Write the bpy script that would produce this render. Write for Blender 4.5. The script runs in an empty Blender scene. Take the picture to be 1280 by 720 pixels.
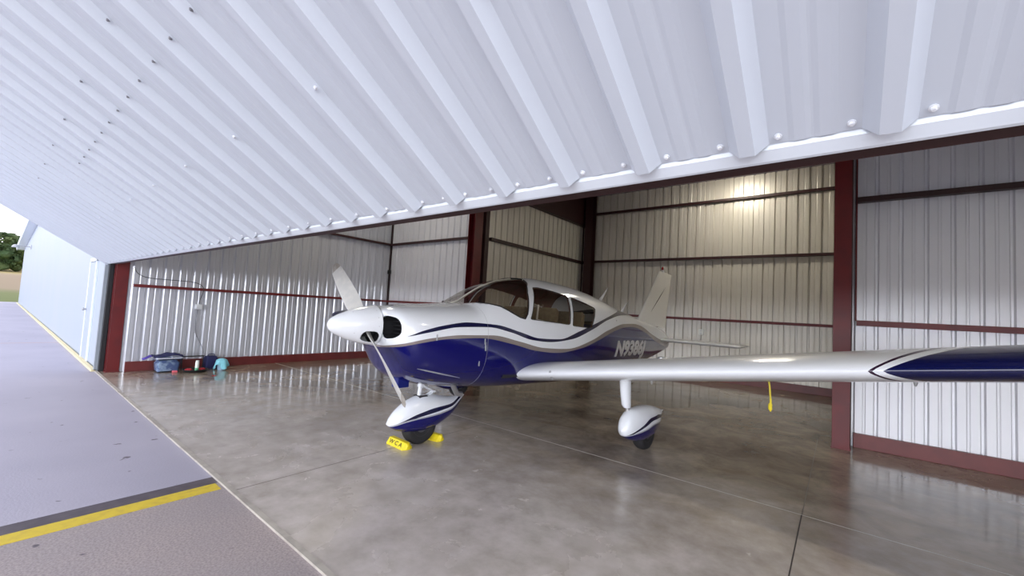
import bpy, bmesh, math, random
from math import sin, cos, pi, radians, sqrt, hypot
from mathutils import Vector, Matrix
random.seed(7)
scene = bpy.context.scene
COL = scene.collection

# ------------------------------------------------------------------ camera
CAMZ = 1.383
cam_data = bpy.data.cameras.new('camera')
cam_data.sensor_fit = 'HORIZONTAL'; cam_data.sensor_width = 36.0
cam_data.lens = 516.45 * 36.0 / 1280.0
cam_data.clip_start = 0.02; cam_data.clip_end = 2000
cam = bpy.data.objects.new('camera', cam_data); COL.objects.link(cam)
Rr = Vector((0.7822563862970086, 0.6203746537100786, 0.0566589369088879))
Rd = Vector((0.009691895779045903, 0.07882082619776118, -0.9968416847793389))
Rf = Vector((-0.622881219217399, 0.7803349065571797, 0.05564548817868546))
cam.matrix_world = Matrix(((Rr.x, -Rd.x, -Rf.x, 0), (Rr.y, -Rd.y, -Rf.y, 0), (Rr.z, -Rd.z, -Rf.z, CAMZ), (0, 0, 0, 1)))
scene.camera = cam
scene.view_settings.view_transform = 'Standard'
scene.view_settings.look = 'None'
scene.view_settings.gamma = 1
scene.view_settings.use_curve_mapping = False
scene.view_settings.exposure = 0.92

# ------------------------------------------------------------------ sky
SKY_BASE, SKY_GLOW, SKY_ZEN = 1.0, 5.0, 0.9
world = bpy.data.worlds.new('sky'); scene.world = world; world.use_nodes = True
nt = world.node_tree; nt.nodes.clear()
def N(t, tree=None, **k):
    n = (tree or nt).nodes.new(t)
    for a, b in k.items(): setattr(n, a, b)
    return n
def math_node(tree, op, a, b=None, c=None, clamp=False):
    n = tree.nodes.new('ShaderNodeMath'); n.operation = op; n.use_clamp = clamp
    for i, v in enumerate((a, b, c)):
        if v is None: continue
        if isinstance(v, (int, float)): n.inputs[i].default_value = v
        else: tree.links.new(v, n.inputs[i])
    return n.outputs[0]
out = N('ShaderNodeOutputWorld'); bg = N('ShaderNodeBackground')
tc = N('ShaderNodeTexCoord'); sep = N('ShaderNodeSeparateXYZ')
nt.links.new(tc.outputs['Generated'], sep.inputs[0])
zz = math_node(nt, 'MAXIMUM', sep.outputs[2], 0.0)
horiz = math_node(nt, 'POWER', math_node(nt, 'SUBTRACT', 1.0, zz), 4.0)           # 1 at the horizon
dx = math_node(nt, 'MULTIPLY', sep.outputs[0], 0.45)
dy = math_node(nt, 'MULTIPLY', sep.outputs[1], -0.90)
toward = math_node(nt, 'MAXIMUM', math_node(nt, 'ADD', dx, dy), 0.0)
glow = math_node(nt, 'MULTIPLY', math_node(nt, 'MULTIPLY', math_node(nt, 'POWER', toward, 1.5), horiz), SKY_GLOW)
nz = N('ShaderNodeTexNoise'); nz.inputs['Scale'].default_value = 3.0; nz.inputs['Detail'].default_value = 6
mp = N('ShaderNodeMapping'); mp.inputs['Scale'].default_value = (1, 1, 4)
nt.links.new(tc.outputs['Generated'], mp.inputs[0]); nt.links.new(mp.outputs[0], nz.inputs[0])
cr = N('ShaderNodeValToRGB'); cr.color_ramp.elements[0].position = .42; cr.color_ramp.elements[1].position = .58
cr.color_ramp.elements[0].color = (.74, .80, 1, 1); cr.color_ramp.elements[1].color = (1, .97, .98, 1)
nt.links.new(nz.outputs[0], cr.inputs[0])
base = math_node(nt, 'ADD', math_node(nt, 'MULTIPLY', horiz, SKY_BASE - SKY_ZEN), SKY_ZEN)
c1 = N('ShaderNodeVectorMath', operation='SCALE'); nt.links.new(cr.outputs[0], c1.inputs[0]); nt.links.new(base, c1.inputs['Scale'])
c2 = N('ShaderNodeVectorMath', operation='SCALE'); c2.inputs[0].default_value = (.90, .93, 1.0); nt.links.new(glow, c2.inputs['Scale'])
add = N('ShaderNodeVectorMath', operation='ADD'); nt.links.new(c1.outputs[0], add.inputs[0]); nt.links.new(c2.outputs[0], add.inputs[1])
nt.links.new(add.outputs[0], bg.inputs[0]); nt.links.new(bg.outputs[0], out.inputs[0])

# ------------------------------------------------------------------ materials
def mat(name, color, rough=.5, metal=0.0, noise=None, bump=None, coat=0.0, spec=None):
    """noise=(scale, other_color, lo, hi[, vector scale]); bump=(scale, strength)"""
    m = bpy.data.materials.new(name); m.use_nodes = True
    t = m.node_tree; b = t.nodes['Principled BSDF']
    b.inputs['Base Color'].default_value = (*color, 1)
    b.inputs['Roughness'].default_value = rough; b.inputs['Metallic'].default_value = metal
    if coat: b.inputs['Coat Weight'].default_value = coat; b.inputs['Coat Roughness'].default_value = .05
    if spec is not None: b.inputs['Specular IOR Level'].default_value = spec
    tcn = t.nodes.new('ShaderNodeTexCoord')
    if noise:
        n = t.nodes.new('ShaderNodeTexNoise'); n.inputs['Scale'].default_value = noise[0]; n.inputs['Detail'].default_value = 6
        mpn = t.nodes.new('ShaderNodeMapping')
        if len(noise) > 4: mpn.inputs['Scale'].default_value = noise[4]
        t.links.new(tcn.outputs['Object'], mpn.inputs[0]); t.links.new(mpn.outputs[0], n.inputs[0])
        r = t.nodes.new('ShaderNodeValToRGB')
        r.color_ramp.elements[0].position = noise[2]; r.color_ramp.elements[1].position = noise[3]
        r.color_ramp.elements[0].color = (*color, 1); r.color_ramp.elements[1].color = (*noise[1], 1)
        t.links.new(n.outputs[0], r.inputs[0]); t.links.new(r.outputs[0], b.inputs['Base Color'])
    if bump:
        n2 = t.nodes.new('ShaderNodeTexNoise'); n2.inputs['Scale'].default_value = bump[0]; n2.inputs['Detail'].default_value = 4
        t.links.new(tcn.outputs['Object'], n2.inputs[0])
        bp = t.nodes.new('ShaderNodeBump'); bp.inputs['Strength'].default_value = bump[1]; bp.inputs['Distance'].default_value = .02
        t.links.new(n2.outputs[0], bp.inputs['Height']); t.links.new(bp.outputs[0], b.inputs['Normal'])
    return m

M = {}
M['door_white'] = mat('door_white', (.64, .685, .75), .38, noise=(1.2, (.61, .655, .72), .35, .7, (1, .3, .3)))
M['trim_white'] = mat('trim_white', (.80, .86, .92), .3)
M['facade'] = mat('facade', (.40, .455, .54), .45, noise=(.6, (.42, .46, .53), .4, .7))
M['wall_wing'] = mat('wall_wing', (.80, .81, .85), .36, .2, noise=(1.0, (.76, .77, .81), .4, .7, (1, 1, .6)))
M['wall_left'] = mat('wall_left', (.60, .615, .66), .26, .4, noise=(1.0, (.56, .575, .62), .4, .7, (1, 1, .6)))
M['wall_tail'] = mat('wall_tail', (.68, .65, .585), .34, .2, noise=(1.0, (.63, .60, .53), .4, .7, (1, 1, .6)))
M['maroon'] = mat('maroon', (.14, .009, .010), .42, noise=(5, (.11, .008, .010), .4, .65))
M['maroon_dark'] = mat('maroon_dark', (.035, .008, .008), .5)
M['maroon_base'] = mat('maroon_base', (.15, .025, .024), .4, noise=(6, (.12, .02, .02), .4, .65))
M['ceiling'] = mat('ceiling', (.30, .27, .30), .6, noise=(3, (.25, .22, .26), .4, .6))
M['black'] = mat('black', (.012, .012, .014), .5)
M['rubber'] = mat('rubber', (.018, .017, .018), .75, bump=(60, .2))
M['white_paint'] = mat('white_paint', (.82, .84, .87), .22, coat=.5)
M['tan_paint'] = mat('tan_paint', (.62, .58, .50), .3, coat=.3)
M['prop_paint'] = mat('prop_paint', (.56, .55, .52), .38, noise=(18, (.62, .60, .56), .45, .65))
M['prop_tip'] = mat('prop_tip', (.30, .27, .23), .5, noise=(30, (.4, .37, .33), .4, .7))
M['chrome'] = mat('chrome', (.75, .75, .77), .15, 1)
M['steel'] = mat('steel', (.45, .45, .46), .35, .8)
M['grey_fitting'] = mat('grey_fitting', (.42, .43, .45), .4, .3)
M['screw_white'] = mat('screw_white', (.82, .84, .88), .25)
M['screw_hole'] = mat('screw_dark', (.22, .22, .24), .4)
M['beacon_red'] = mat('beacon_red', (.30, .01, .015), .15, coat=.5)
M['yellow'] = mat('yellow', (.85, .68, .015), .5, noise=(25, (.72, .55, .02), .5, .75))
M['rope_yellow'] = mat('rope_yellow', (.75, .60, .05), .6)
M['ink'] = mat('ink', (.05, .04, .01), .7)
M['seat_tan'] = mat('seat_tan', (.20, .155, .09), .8, noise=(30, (.16, .12, .07), .4, .6))
M['cabin_liner'] = mat('cabin_liner', (.20, .085, .065), .9, noise=(12, (.16, .085, .055), .4, .6))
M['panel_black'] = mat('panel_black', (.015, .013, .013), .6)
M['light_trim'] = mat('light_trim', (.62, .60, .54), .6)
M['navy_cloth'] = mat('navy_cloth', (.012, .014, .07), .85, bump=(18, .5))
M['purple_cloth'] = mat('purple_cloth', (.09, .06, .35), .8)
M['cyan_cloth'] = mat('cyan_cloth', (.25, .62, .72), .85, bump=(25, .5))
M['red_rag'] = mat('red_rag', (.42, .02, .03), .85, bump=(25, .5))
M['pink'] = mat('pink', (.75, .14, .18), .6)
M['bin_contents'] = mat('bin_contents', (.16, .20, .34), .8, noise=(14, (.50, .55, .62), .45, .6))
M['green_cloth'] = mat('green_cloth', (.45, .60, .50), .8)
M['can_white'] = mat('can_white', (.78, .80, .76), .3)
M['can_green'] = mat('can_green', (.16, .50, .28), .3)
M['hub_dark'] = mat('hub_dark', (.09, .09, .10), .4, .5)
M['box_grey'] = mat('box_grey', (.62, .64, .66), .4)
M['bark'] = mat('bark', (.05, .035, .022), .9)
M['leaf'] = mat('leaf', (.028, .060, .014), .7, noise=(.5, (.065, .095, .022), .4, .65))
M['leaf_autumn'] = mat('leaf_autumn', (.06, .075, .018), .7, noise=(.6, (.13, .12, .035), .4, .65))

def glass(name, col, rough=0.0):
    m = bpy.data.materials.new(name); m.use_nodes = True
    t = m.node_tree; t.nodes.clear()
    o = t.nodes.new('ShaderNodeOutputMaterial'); mx = t.nodes.new('ShaderNodeMixShader')
    tr = t.nodes.new('ShaderNodeBsdfTransparent'); gl = t.nodes.new('ShaderNodeBsdfGlossy')
    tr.inputs[0].default_value = (*col, 1); gl.inputs['Roughness'].default_value = rough
    fr = t.nodes.new('ShaderNodeFresnel'); geo = t.nodes.new('ShaderNodeNewGeometry')
    t.links.new(math_node(t, 'SUBTRACT', 1.45, math_node(t, 'MULTIPLY', geo.outputs['Backfacing'], .7603)), fr.inputs[0])
    t.links.new(fr.outputs[0], mx.inputs[0]); t.links.new(tr.outputs[0], mx.inputs[1]); t.links.new(gl.outputs[0], mx.inputs[2])
    t.links.new(mx.outputs[0], o.inputs[0]); return m
M['glass'] = glass('window_glass', (.78, .75, .71), .02)
M['bin_plastic'] = glass('bin_plastic', (.72, .80, .90), .15)

def concrete():
    m = bpy.data.materials.new('polished_concrete'); m.use_nodes = True
    t = m.node_tree; b = t.nodes['Principled BSDF']; L = t.links
    tcn = t.nodes.new('ShaderNodeTexCoord')
    def noise(s, d=8, rough=.6, dist=0):
        n = t.nodes.new('ShaderNodeTexNoise'); n.inputs['Scale'].default_value = s; n.inputs['Detail'].default_value = d
        n.inputs['Roughness'].default_value = rough; n.inputs['Distortion'].default_value = dist
        L.new(tcn.outputs['Object'], n.inputs[0]); return n.outputs[0]
    def ramp(f, p0, p1, c0, c1):
        r = t.nodes.new('ShaderNodeValToRGB'); r.color_ramp.elements[0].position = p0; r.color_ramp.elements[1].position = p1
        r.color_ramp.elements[0].color = (*c0, 1); r.color_ramp.elements[1].color = (*c1, 1); L.new(f, r.inputs[0]); return r.outputs[0]
    def mix(f, a, c, mode='MIX'):
        x = t.nodes.new('ShaderNodeMix'); x.data_type = 'RGBA'; x.blend_type = mode
        if isinstance(f, float): x.inputs[0].default_value = f
        else: L.new(f, x.inputs[0])
        L.new(a, x.inputs[6]); L.new(c, x.inputs[7]); return x.outputs[2]
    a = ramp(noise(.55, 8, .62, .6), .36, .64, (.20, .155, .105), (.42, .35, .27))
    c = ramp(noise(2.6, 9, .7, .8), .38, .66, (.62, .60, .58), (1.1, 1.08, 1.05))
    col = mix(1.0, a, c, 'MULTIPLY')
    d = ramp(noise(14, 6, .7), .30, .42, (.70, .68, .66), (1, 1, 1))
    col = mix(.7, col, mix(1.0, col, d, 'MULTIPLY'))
    # dusty strip along the threshold, daylight from the opening painted in, blotchy inwards
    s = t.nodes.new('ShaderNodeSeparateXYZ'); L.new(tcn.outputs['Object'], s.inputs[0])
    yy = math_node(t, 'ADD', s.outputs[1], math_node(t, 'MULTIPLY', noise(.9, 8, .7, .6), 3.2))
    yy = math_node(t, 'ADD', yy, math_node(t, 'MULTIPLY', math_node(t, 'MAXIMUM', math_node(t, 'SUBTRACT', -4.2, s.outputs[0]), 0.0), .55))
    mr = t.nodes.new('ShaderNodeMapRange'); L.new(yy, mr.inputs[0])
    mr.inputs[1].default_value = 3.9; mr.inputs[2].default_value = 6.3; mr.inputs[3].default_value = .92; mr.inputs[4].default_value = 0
    dust_light = ramp(noise(5, 6, .6), .3, .7, (.44, .395, .345), (.68, .62, .59))
    col = mix(mr.outputs[0], col, dust_light)
    L.new(col, b.inputs['Base Color'])
    rr = ramp(noise(1.7, 7, .6, .4), .35, .7, (.06,) * 3, (.22,) * 3)
    L.new(math_node(t, 'ADD', math_node(t, 'MULTIPLY', mr.outputs[0], .14), rr), b.inputs['Roughness'])
    b.inputs['Specular IOR Level'].default_value = .75
    bp = t.nodes.new('ShaderNodeBump'); bp.inputs['Strength'].default_value = .05; bp.inputs['Distance'].default_value = .01
    L.new(noise(1.3, 3), bp.inputs['Height']); L.new(bp.outputs[0], b.inputs['Normal'])
    return m
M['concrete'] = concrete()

def asphalt():
    m = bpy.data.materials.new('apron'); m.use_nodes = True
    t = m.node_tree; b = t.nodes['Principled BSDF']; L = t.links
    tcn = t.nodes.new('ShaderNodeTexCoord'); s = t.nodes.new('ShaderNodeSeparateXYZ'); L.new(tcn.outputs['Object'], s.inputs[0])
    def noise(sc, d=6):
        n = t.nodes.new('ShaderNodeTexNoise'); n.inputs['Scale'].default_value = sc; n.inputs['Detail'].default_value = d
        L.new(tcn.outputs['Object'], n.inputs[0]); return n.outputs[0]
    def mixc(f, a, c):
        x = t.nodes.new('ShaderNodeMix'); x.data_type = 'RGBA'; L.new(f, x.inputs[0])
        for i, v in ((6, a), (7, c)):
            if isinstance(v, tuple): x.inputs[i].default_value = (*v, 1)
            else: L.new(v, x.inputs[i])
        return x.outputs[2]
    def rmp(f, p0, p1):
        mr = t.nodes.new('ShaderNodeMapRange'); L.new(f, mr.inputs[0]); mr.inputs[1].default_value = p0; mr.inputs[2].default_value = p1
        return mr.outputs[0]
    sealed = mixc(rmp(noise(.7), .35, .65), (.40, .38, .46), (.46, .435, .515))
    worn = mixc(rmp(noise(1.2), .4, .65), (.40, .35, .355), (.46, .385, .37))
    grain = rmp(noise(90, 3), .35, .62)
    worn = mixc(grain, (.30, .26, .26), worn)
    isworn = rmp(s.outputs[0], -3.62, -3.60)
    col = mixc(isworn, sealed, worn)
    pits = rmp(noise(7, 3), .26, .30)
    col = mixc(pits, (.12, .10, .12), col)
    L.new(col, b.inputs['Base Color']); b.inputs['Roughness'].default_value = .62
    bp = t.nodes.new('ShaderNodeBump'); bp.inputs['Strength'].default_value = .35; bp.inputs['Distance'].default_value = .004
    L.new(noise(70, 4), bp.inputs['Height']); L.new(bp.outputs[0], b.inputs['Normal'])
    return m
M['apron'] = asphalt()
M['seal_stripe'] = mat('seal_stripe', (.085, .07, .085), .6, noise=(12, (.12, .10, .115), .4, .7))
M['line_yellow'] = mat('line_yellow', (.72, .54, .035), .6, noise=(22, (.60, .43, .05), .45, .75))
M['curb'] = mat('curb', (.50, .46, .40), .7, noise=(9, (.36, .32, .28), .4, .65))
M['joint_light'] = mat('joint_light', (.42, .39, .34), .6)
M['joint_dark'] = mat('joint_dark', (.15, .13, .11), .7)
M['joint_dark2'] = mat('joint_seam', (.06, .05, .045), .7)
M['rust'] = mat('rust', (.55, .33, .27), .8)
M['facade_edge'] = mat('facade_edge', (.80, .70, .42), .6)
def field_mat():
    m = bpy.data.materials.new('field'); m.use_nodes = True
    t = m.node_tree; b = t.nodes['Principled BSDF']; L = t.links
    tcn = t.nodes.new('ShaderNodeTexCoord'); s = t.nodes.new('ShaderNodeSeparateXYZ'); L.new(tcn.outputs['Object'], s.inputs[0])
    n = t.nodes.new('ShaderNodeTexNoise'); n.inputs['Scale'].default_value = .4; n.inputs['Detail'].default_value = 8
    L.new(tcn.outputs['Object'], n.inputs[0])
    v = math_node(t, 'ADD', s.outputs[0], math_node(t, 'MULTIPLY', n.outputs[0], 8))
    mr = t.nodes.new('ShaderNodeMapRange'); L.new(v, mr.inputs[0]); mr.inputs[1].default_value = -42; mr.inputs[2].default_value = -115
    r = t.nodes.new('ShaderNodeValToRGB'); e = r.color_ramp.elements
    e[0].position = 0; e[0].color = (.13, .16, .045, 1); e[1].position = 1; e[1].color = (.40, .32, .13, 1)
    for p, c in ((.16, (.16, .18, .06)), (.26, (.30, .23, .15)), (.5, (.33, .25, .17)), (.66, (.42, .33, .14))):
        x = e.new(p); x.color = (*c, 1)
    L.new(mr.outputs[0], r.inputs[0]); L.new(r.outputs[0], b.inputs['Base Color']); b.inputs['Roughness'].default_value = .95
    return m
M['field'] = field_mat()

# ------------------------------------------------------------------ helpers
def tag(o, label=None, cat=None, group=None, kind=None):
    if label: o['label'] = label
    if cat: o['category'] = cat
    if group: o['group'] = group
    if kind: o['kind'] = kind
    return o
def empty(name, loc=(0, 0, 0), rz=0, **k):
    o = bpy.data.objects.new(name, None); COL.objects.link(o); o.location = loc; o.rotation_euler = (0, 0, rz)
    o.empty_display_size = .1
    return tag(o, **k)
def obj(name, bm, m, parent=None, smooth=None, loc=None, **k):
    bmesh.ops.recalc_face_normals(bm, faces=bm.faces) if k.pop('recalc', True) else None
    me = bpy.data.meshes.new(name); bm.to_mesh(me); bm.free()
    for x in (m if isinstance(m, (list, tuple)) else [m]): me.materials.append(x)
    if smooth is not None:
        me.polygons.foreach_set('use_smooth', [True] * len(me.polygons))
        me.set_sharp_from_angle(angle=radians(smooth))
    o = bpy.data.objects.new(name, me); COL.objects.link(o)
    if parent: o.parent = parent
    if loc: o.location = loc
    return tag(o, **k)
def box(bm, x0, x1, y0, y1, z0, z1, bev=0, mi=0, mtx=None):
    vs = [bm.verts.new((x, y, z)) for x in (x0, x1) for y in (y0, y1) for z in (z0, z1)]
    fs = [bm.faces.new([vs[i] for i in q]) for q in ((0, 1, 3, 2), (4, 6, 7, 5), (0, 4, 5, 1), (2, 3, 7, 6), (0, 2, 6, 4), (1, 5, 7, 3))]
    for f_ in fs: f_.material_index = mi
    if bev:
        es = list({e for f_ in fs for e in f_.edges})
        r = bmesh.ops.bevel(bm, geom=es, offset=bev, segments=2, affect='EDGES', profile=.6)
        vs = list({v for f_ in r['faces'] for v in f_.verts} | {v for v in vs if v.is_valid})
    if mtx is not None: bmesh.ops.transform(bm, matrix=mtx, verts=[v for v in vs if v.is_valid])
def ring_loft(bm, rings, cap0=True, cap1=True, closed=True, mi=0):
    R = [[bm.verts.new(p) for p in r] for r in rings]
    n = len(R[0]); fs = []
    for a, b_ in zip(R, R[1:]):
        for i in range(n if closed else n - 1):
            j = (i + 1) % n
            fs.append(bm.faces.new((a[i], a[j], b_[j], b_[i])))
    if cap0: fs.append(bm.faces.new(R[0][::-1]))
    if cap1: fs.append(bm.faces.new(R[-1]))
    for f_ in fs: f_.material_index = mi
    return R
def tube(bm, pts, r, seg=8, mi=0):
    pts = [Vector(p) for p in pts]; rings = []
    rs = r if isinstance(r, (list, tuple)) else [r] * len(pts)
    up = None
    for i, p in enumerate(pts):
        d = (pts[min(i + 1, len(pts) - 1)] - pts[max(i - 1, 0)]).normalized()
        if up is None:
            up = d.orthogonal().normalized()
        up = (up - d * up.dot(d)).normalized(); s = d.cross(up)
        rings.append([p + (up * cos(a) + s * sin(a)) * rs[i] for a in [2 * pi * k / seg for k in range(seg)]])
    ring_loft(bm, rings, mi=mi)
def lathe(bm, prof, center=(0, 0, 0), axis='Z', seg=24, mi=0, cap=True):
    c = Vector(center); rings = []
    for r, h_ in prof:
        ring = []
        for k in range(seg):
            a = 2 * pi * k / seg
            if axis == 'Z': p = Vector((r * cos(a), r * sin(a), h_))
            elif axis == 'X': p = Vector((h_, r * cos(a), r * sin(a)))
            else: p = Vector((r * cos(a), h_, r * sin(a)))
            ring.append(c + p)
        rings.append(ring)
    ring_loft(bm, rings, cap, cap, mi=mi)
def smooth_pts(pts, n=8):
    P = [Vector(p) for p in pts]; o = []
    for i in range(len(P) - 1):
        p0, p1, p2, p3 = P[max(i - 1, 0)], P[i], P[i + 1], P[min(i + 2, len(P) - 1)]
        for k in range(n):
            t = k / n
            o.append(.5 * ((2 * p1) + (p2 - p0) * t + (2 * p0 - 5 * p1 + 4 * p2 - p3) * t * t + (3 * p1 - p0 - 3 * p2 + p3) * t ** 3))
    o.append(P[-1]); return o
def interp(x, xs, ys):
    if x <= xs[0]: return ys[0]
    if x >= xs[-1]: return ys[-1]
    for i in range(len(xs) - 1):
        if x <= xs[i + 1]:
            return ys[i] + (ys[i + 1] - ys[i]) * (x - xs[i]) / (xs[i + 1] - xs[i])
def cubic(x, xs, ys):     # smooth Hermite through the stations
    if x <= xs[0]: return ys[0]
    if x >= xs[-1]: return ys[-1]
    n = len(xs)
    i = max(j for j in range(n - 1) if xs[j] <= x)
    def slope(j):
        if j == 0 or j == n - 1: k = max(0, min(j, n - 2)); return (ys[k + 1] - ys[k]) / (xs[k + 1] - xs[k])
        a = (ys[j] - ys[j - 1]) / (xs[j] - xs[j - 1]); b_ = (ys[j + 1] - ys[j]) / (xs[j + 1] - xs[j])
        return 0 if a * b_ <= 0 else 2 * a * b_ / (a + b_)
    h_ = xs[i + 1] - xs[i]; t = (x - xs[i]) / h_
    return ((2 * t ** 3 - 3 * t * t + 1) * ys[i] + (t ** 3 - 2 * t * t + t) * h_ * slope(i) + (-2 * t ** 3 + 3 * t * t) * ys[i + 1] + (t ** 3 - t * t) * h_ * slope(i + 1))

def corrugated(name, origin, u, v, nrm, U, Vlen, m, pitch, ribh, ribw, topw, minor, phase=0, parent=None, recess=False, vsegs=1, mq=(.36, .64), **k):
    """ribbed sheet: profile along u, extruded along v, ribs rise along nrm"""
    origin, u, v, nrm = map(Vector, (origin, u, v, nrm))
    prof = []; x = -pitch + phase; mw = .016 if recess else .022
    while x < U + pitch:
        sgn = -1 if recess else 1
        prof += [(x - ribw / 2, 0), (x - topw / 2, sgn * ribh), (x + topw / 2, sgn * ribh), (x + ribw / 2, 0)]
        for q in mq if minor else ():
            c = x + ribw / 2 + (pitch - ribw) * q
            prof += [(c - mw, 0), (c - mw / 2, sgn * minor), (c + mw / 2, sgn * minor), (c + mw, 0)]
        x += pitch
    prof = [p for p in prof if 0 < p[0] < U]
    prof = [(0, prof[0][1])] + prof + [(U, prof[-1][1])]
    bm = bmesh.new(); rows = []
    for j in range(vsegs + 1):
        rows.append([bm.verts.new(origin + u * a + nrm * b_ + v * (Vlen * j / vsegs)) for a, b_ in prof])
    for r0, r1 in zip(rows, rows[1:]):
        for i in range(len(prof) - 1): bm.faces.new((r0[i], r0[i + 1], r1[i + 1], r1[i]))
    bmesh.ops.recalc_face_normals(bm, faces=bm.faces)
    o = obj(name, bm, m, parent, **k)
    sol = o.modifiers.new('thickness', 'SOLIDIFY'); sol.thickness = .0015; sol.offset = 0
    return o

# ------------------------------------------------------------------ ground and slab
YS = 1.18                                # front edge of the hangar slab
bm = bmesh.new(); box(bm, -47, 60, -70, YS - .02, -.25, -.012)
obj('ground', bm, M['apron'], kind='structure')
bm = bmesh.new(); box(bm, -60, -9.62, YS - .02, 14, -.25, -.012)
obj('ground', bm, M['apron'], kind='structure')
XL, XR = -9.42, 3.30                     # bay side walls
YB, YT = 6.55, 10.85                     # wing back wall and tail back wall
TX0, TX1 = -6.05, 0.03                   # tail bay side walls
ZC = 4.88
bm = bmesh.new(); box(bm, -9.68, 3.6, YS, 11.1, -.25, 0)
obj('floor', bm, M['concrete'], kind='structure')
bm = bmesh.new(); box(bm, -9.68, 3.6, YS - .022, YS + .012, -.2, .003)
obj('trim_1', bm, M['curb'], kind='structure')
def strip(name, x0, x1, y0, y1, m, z=.0012, zb=-.004):
    bm = bmesh.new(); box(bm, x0, x1, y0, y1, zb, z); return obj(name, bm, m, kind='structure')
strip('trim_2', XL, XR, 3.845, 3.853, M['joint_light'])
strip('trim_3', -.215, -.208, YS + .012, 3.845, M['joint_dark2'], .001)
strip('trim_4', -3.365, -3.36, YS + .012, 3.845, M['joint_dark'], .001)
strip('trim_5', -6.55, -6.545, YS + .012, YB, M['joint_dark'], .001)
strip('trim_6', -3.36, -3.355, 3.853, YT, M['joint_dark'], .001)
strip('trim_7', -.212, -.207, 3.853, YB, M['joint_dark'], .001)
strip('trim_8', -15.02, -14.98, -60, YS - .03, M['rust'], -.0105, -.014)
strip('trim_9', -45, -9.7, YS - .06, YS + .0, M['facade_edge'], .02, -.02)
bm = bmesh.new(); box(bm, -3.745, -3.612, -60, YS - .025, -.014, -.0105)
obj('sealant_band', bm, M['seal_stripe'], label='dark sealed band on the apron running beside the yellow painted line', cat='pavement marking')
bm = bmesh.new(); box(bm, -3.605, -3.475, -60, YS - .045, -.014, -.0095)
obj('painted_line', bm, M['line_yellow'], label='yellow painted guide line on the apron ending at the hangar slab', cat='pavement marking')

# field, rising gently beyond the apron
bm = bmesh.new(); nx, ny = 30, 40
g = [[None] * (ny + 1) for _ in range(nx + 1)]
for i in range(nx + 1):
    for j in range(ny + 1):
        x = -46.8 - 150 * i / nx; y = -120 + 260 * j / ny
        z = -.02 + max(0, (-47 - x)) * .056 + .35 * sin(x * .13 + y * .07) * min(1, max(0, (-50 - x) / 30))
        g[i][j] = bm.verts.new((x, y, z))
for i in range(nx):
    for j in range(ny): bm.faces.new((g[i][j], g[i + 1][j], g[i + 1][j + 1], g[i][j + 1]))
obj('field', bm, M['field'], smooth=60, kind='structure')

# ------------------------------------------------------------------ hangar shell
WP = .212
def wall(name, origin, u, v, nrm, U, Vl, m, phase=0.0, prof=(.028, .046, .020)):
    return corrugated(name, origin, u, v, nrm, U, Vl, m, WP, *prof, .004, phase, recess=True, mq=(.5,), kind='structure')
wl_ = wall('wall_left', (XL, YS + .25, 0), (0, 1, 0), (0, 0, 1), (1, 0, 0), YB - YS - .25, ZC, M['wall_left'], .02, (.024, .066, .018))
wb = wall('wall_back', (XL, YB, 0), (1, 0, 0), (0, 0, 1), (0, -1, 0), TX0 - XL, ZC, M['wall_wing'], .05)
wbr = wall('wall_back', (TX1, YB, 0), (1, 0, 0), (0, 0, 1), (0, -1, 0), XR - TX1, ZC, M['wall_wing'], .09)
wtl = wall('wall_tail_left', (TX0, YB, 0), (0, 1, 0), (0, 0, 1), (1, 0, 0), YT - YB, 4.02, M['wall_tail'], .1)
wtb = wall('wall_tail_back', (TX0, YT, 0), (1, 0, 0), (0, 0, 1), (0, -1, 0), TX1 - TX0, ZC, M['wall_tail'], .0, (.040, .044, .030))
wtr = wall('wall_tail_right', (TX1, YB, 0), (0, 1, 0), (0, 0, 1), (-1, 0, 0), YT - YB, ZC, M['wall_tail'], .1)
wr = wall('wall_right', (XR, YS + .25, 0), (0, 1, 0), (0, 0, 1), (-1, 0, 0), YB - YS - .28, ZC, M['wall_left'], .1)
# upper closing panel over the left wing bay (roof pitch) and the ceilings
bm = bmesh.new(); box(bm, -9.68, 3.6, YS + .1, 11.1, ZC, ZC + .06); obj('ceiling', bm, M['ceiling'], kind='structure')
# girts: C-channels standing off the wall
def girt(parent, x0, x1, y0, y1, z, m, hgt=.05):
    bm = bmesh.new(); box(bm, x0, x1, y0, y1, z - hgt / 2, z + hgt / 2, .004)
    return obj('girt', bm, m, parent)
GZ = (1.455, 2.955, 4.35)
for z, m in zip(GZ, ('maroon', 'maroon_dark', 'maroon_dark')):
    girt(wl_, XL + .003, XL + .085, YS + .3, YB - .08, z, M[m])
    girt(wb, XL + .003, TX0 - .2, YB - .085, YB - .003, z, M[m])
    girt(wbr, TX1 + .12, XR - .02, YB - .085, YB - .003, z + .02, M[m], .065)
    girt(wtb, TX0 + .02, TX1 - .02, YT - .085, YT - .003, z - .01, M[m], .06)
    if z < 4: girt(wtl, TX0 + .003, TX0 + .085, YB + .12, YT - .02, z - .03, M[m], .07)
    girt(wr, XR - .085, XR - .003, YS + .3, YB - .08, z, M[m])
def baseb(name, x0, x1, y0, y1, hgt=.165):
    bm = bmesh.new(); box(bm, x0, x1, y0, y1, 0, hgt, .004); obj(name, bm, M['maroon_base'], kind='structure')
baseb('baseboard_left', XL - .0, XL + .05, YS + .3, YB)
baseb('baseboard_back', XL, TX0 - .1, YB - .05, YB)
baseb('baseboard_back', TX1 + .1, XR, YB - .05, YB)
baseb('baseboard_tail_back', TX0, TX1, YT - .05, YT)
baseb('baseboard_tail_left', TX0, TX0 + .05, YB, YT)
baseb('baseboard_tail_right', TX1 - .05, TX1, YB + .1, YT)
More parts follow.
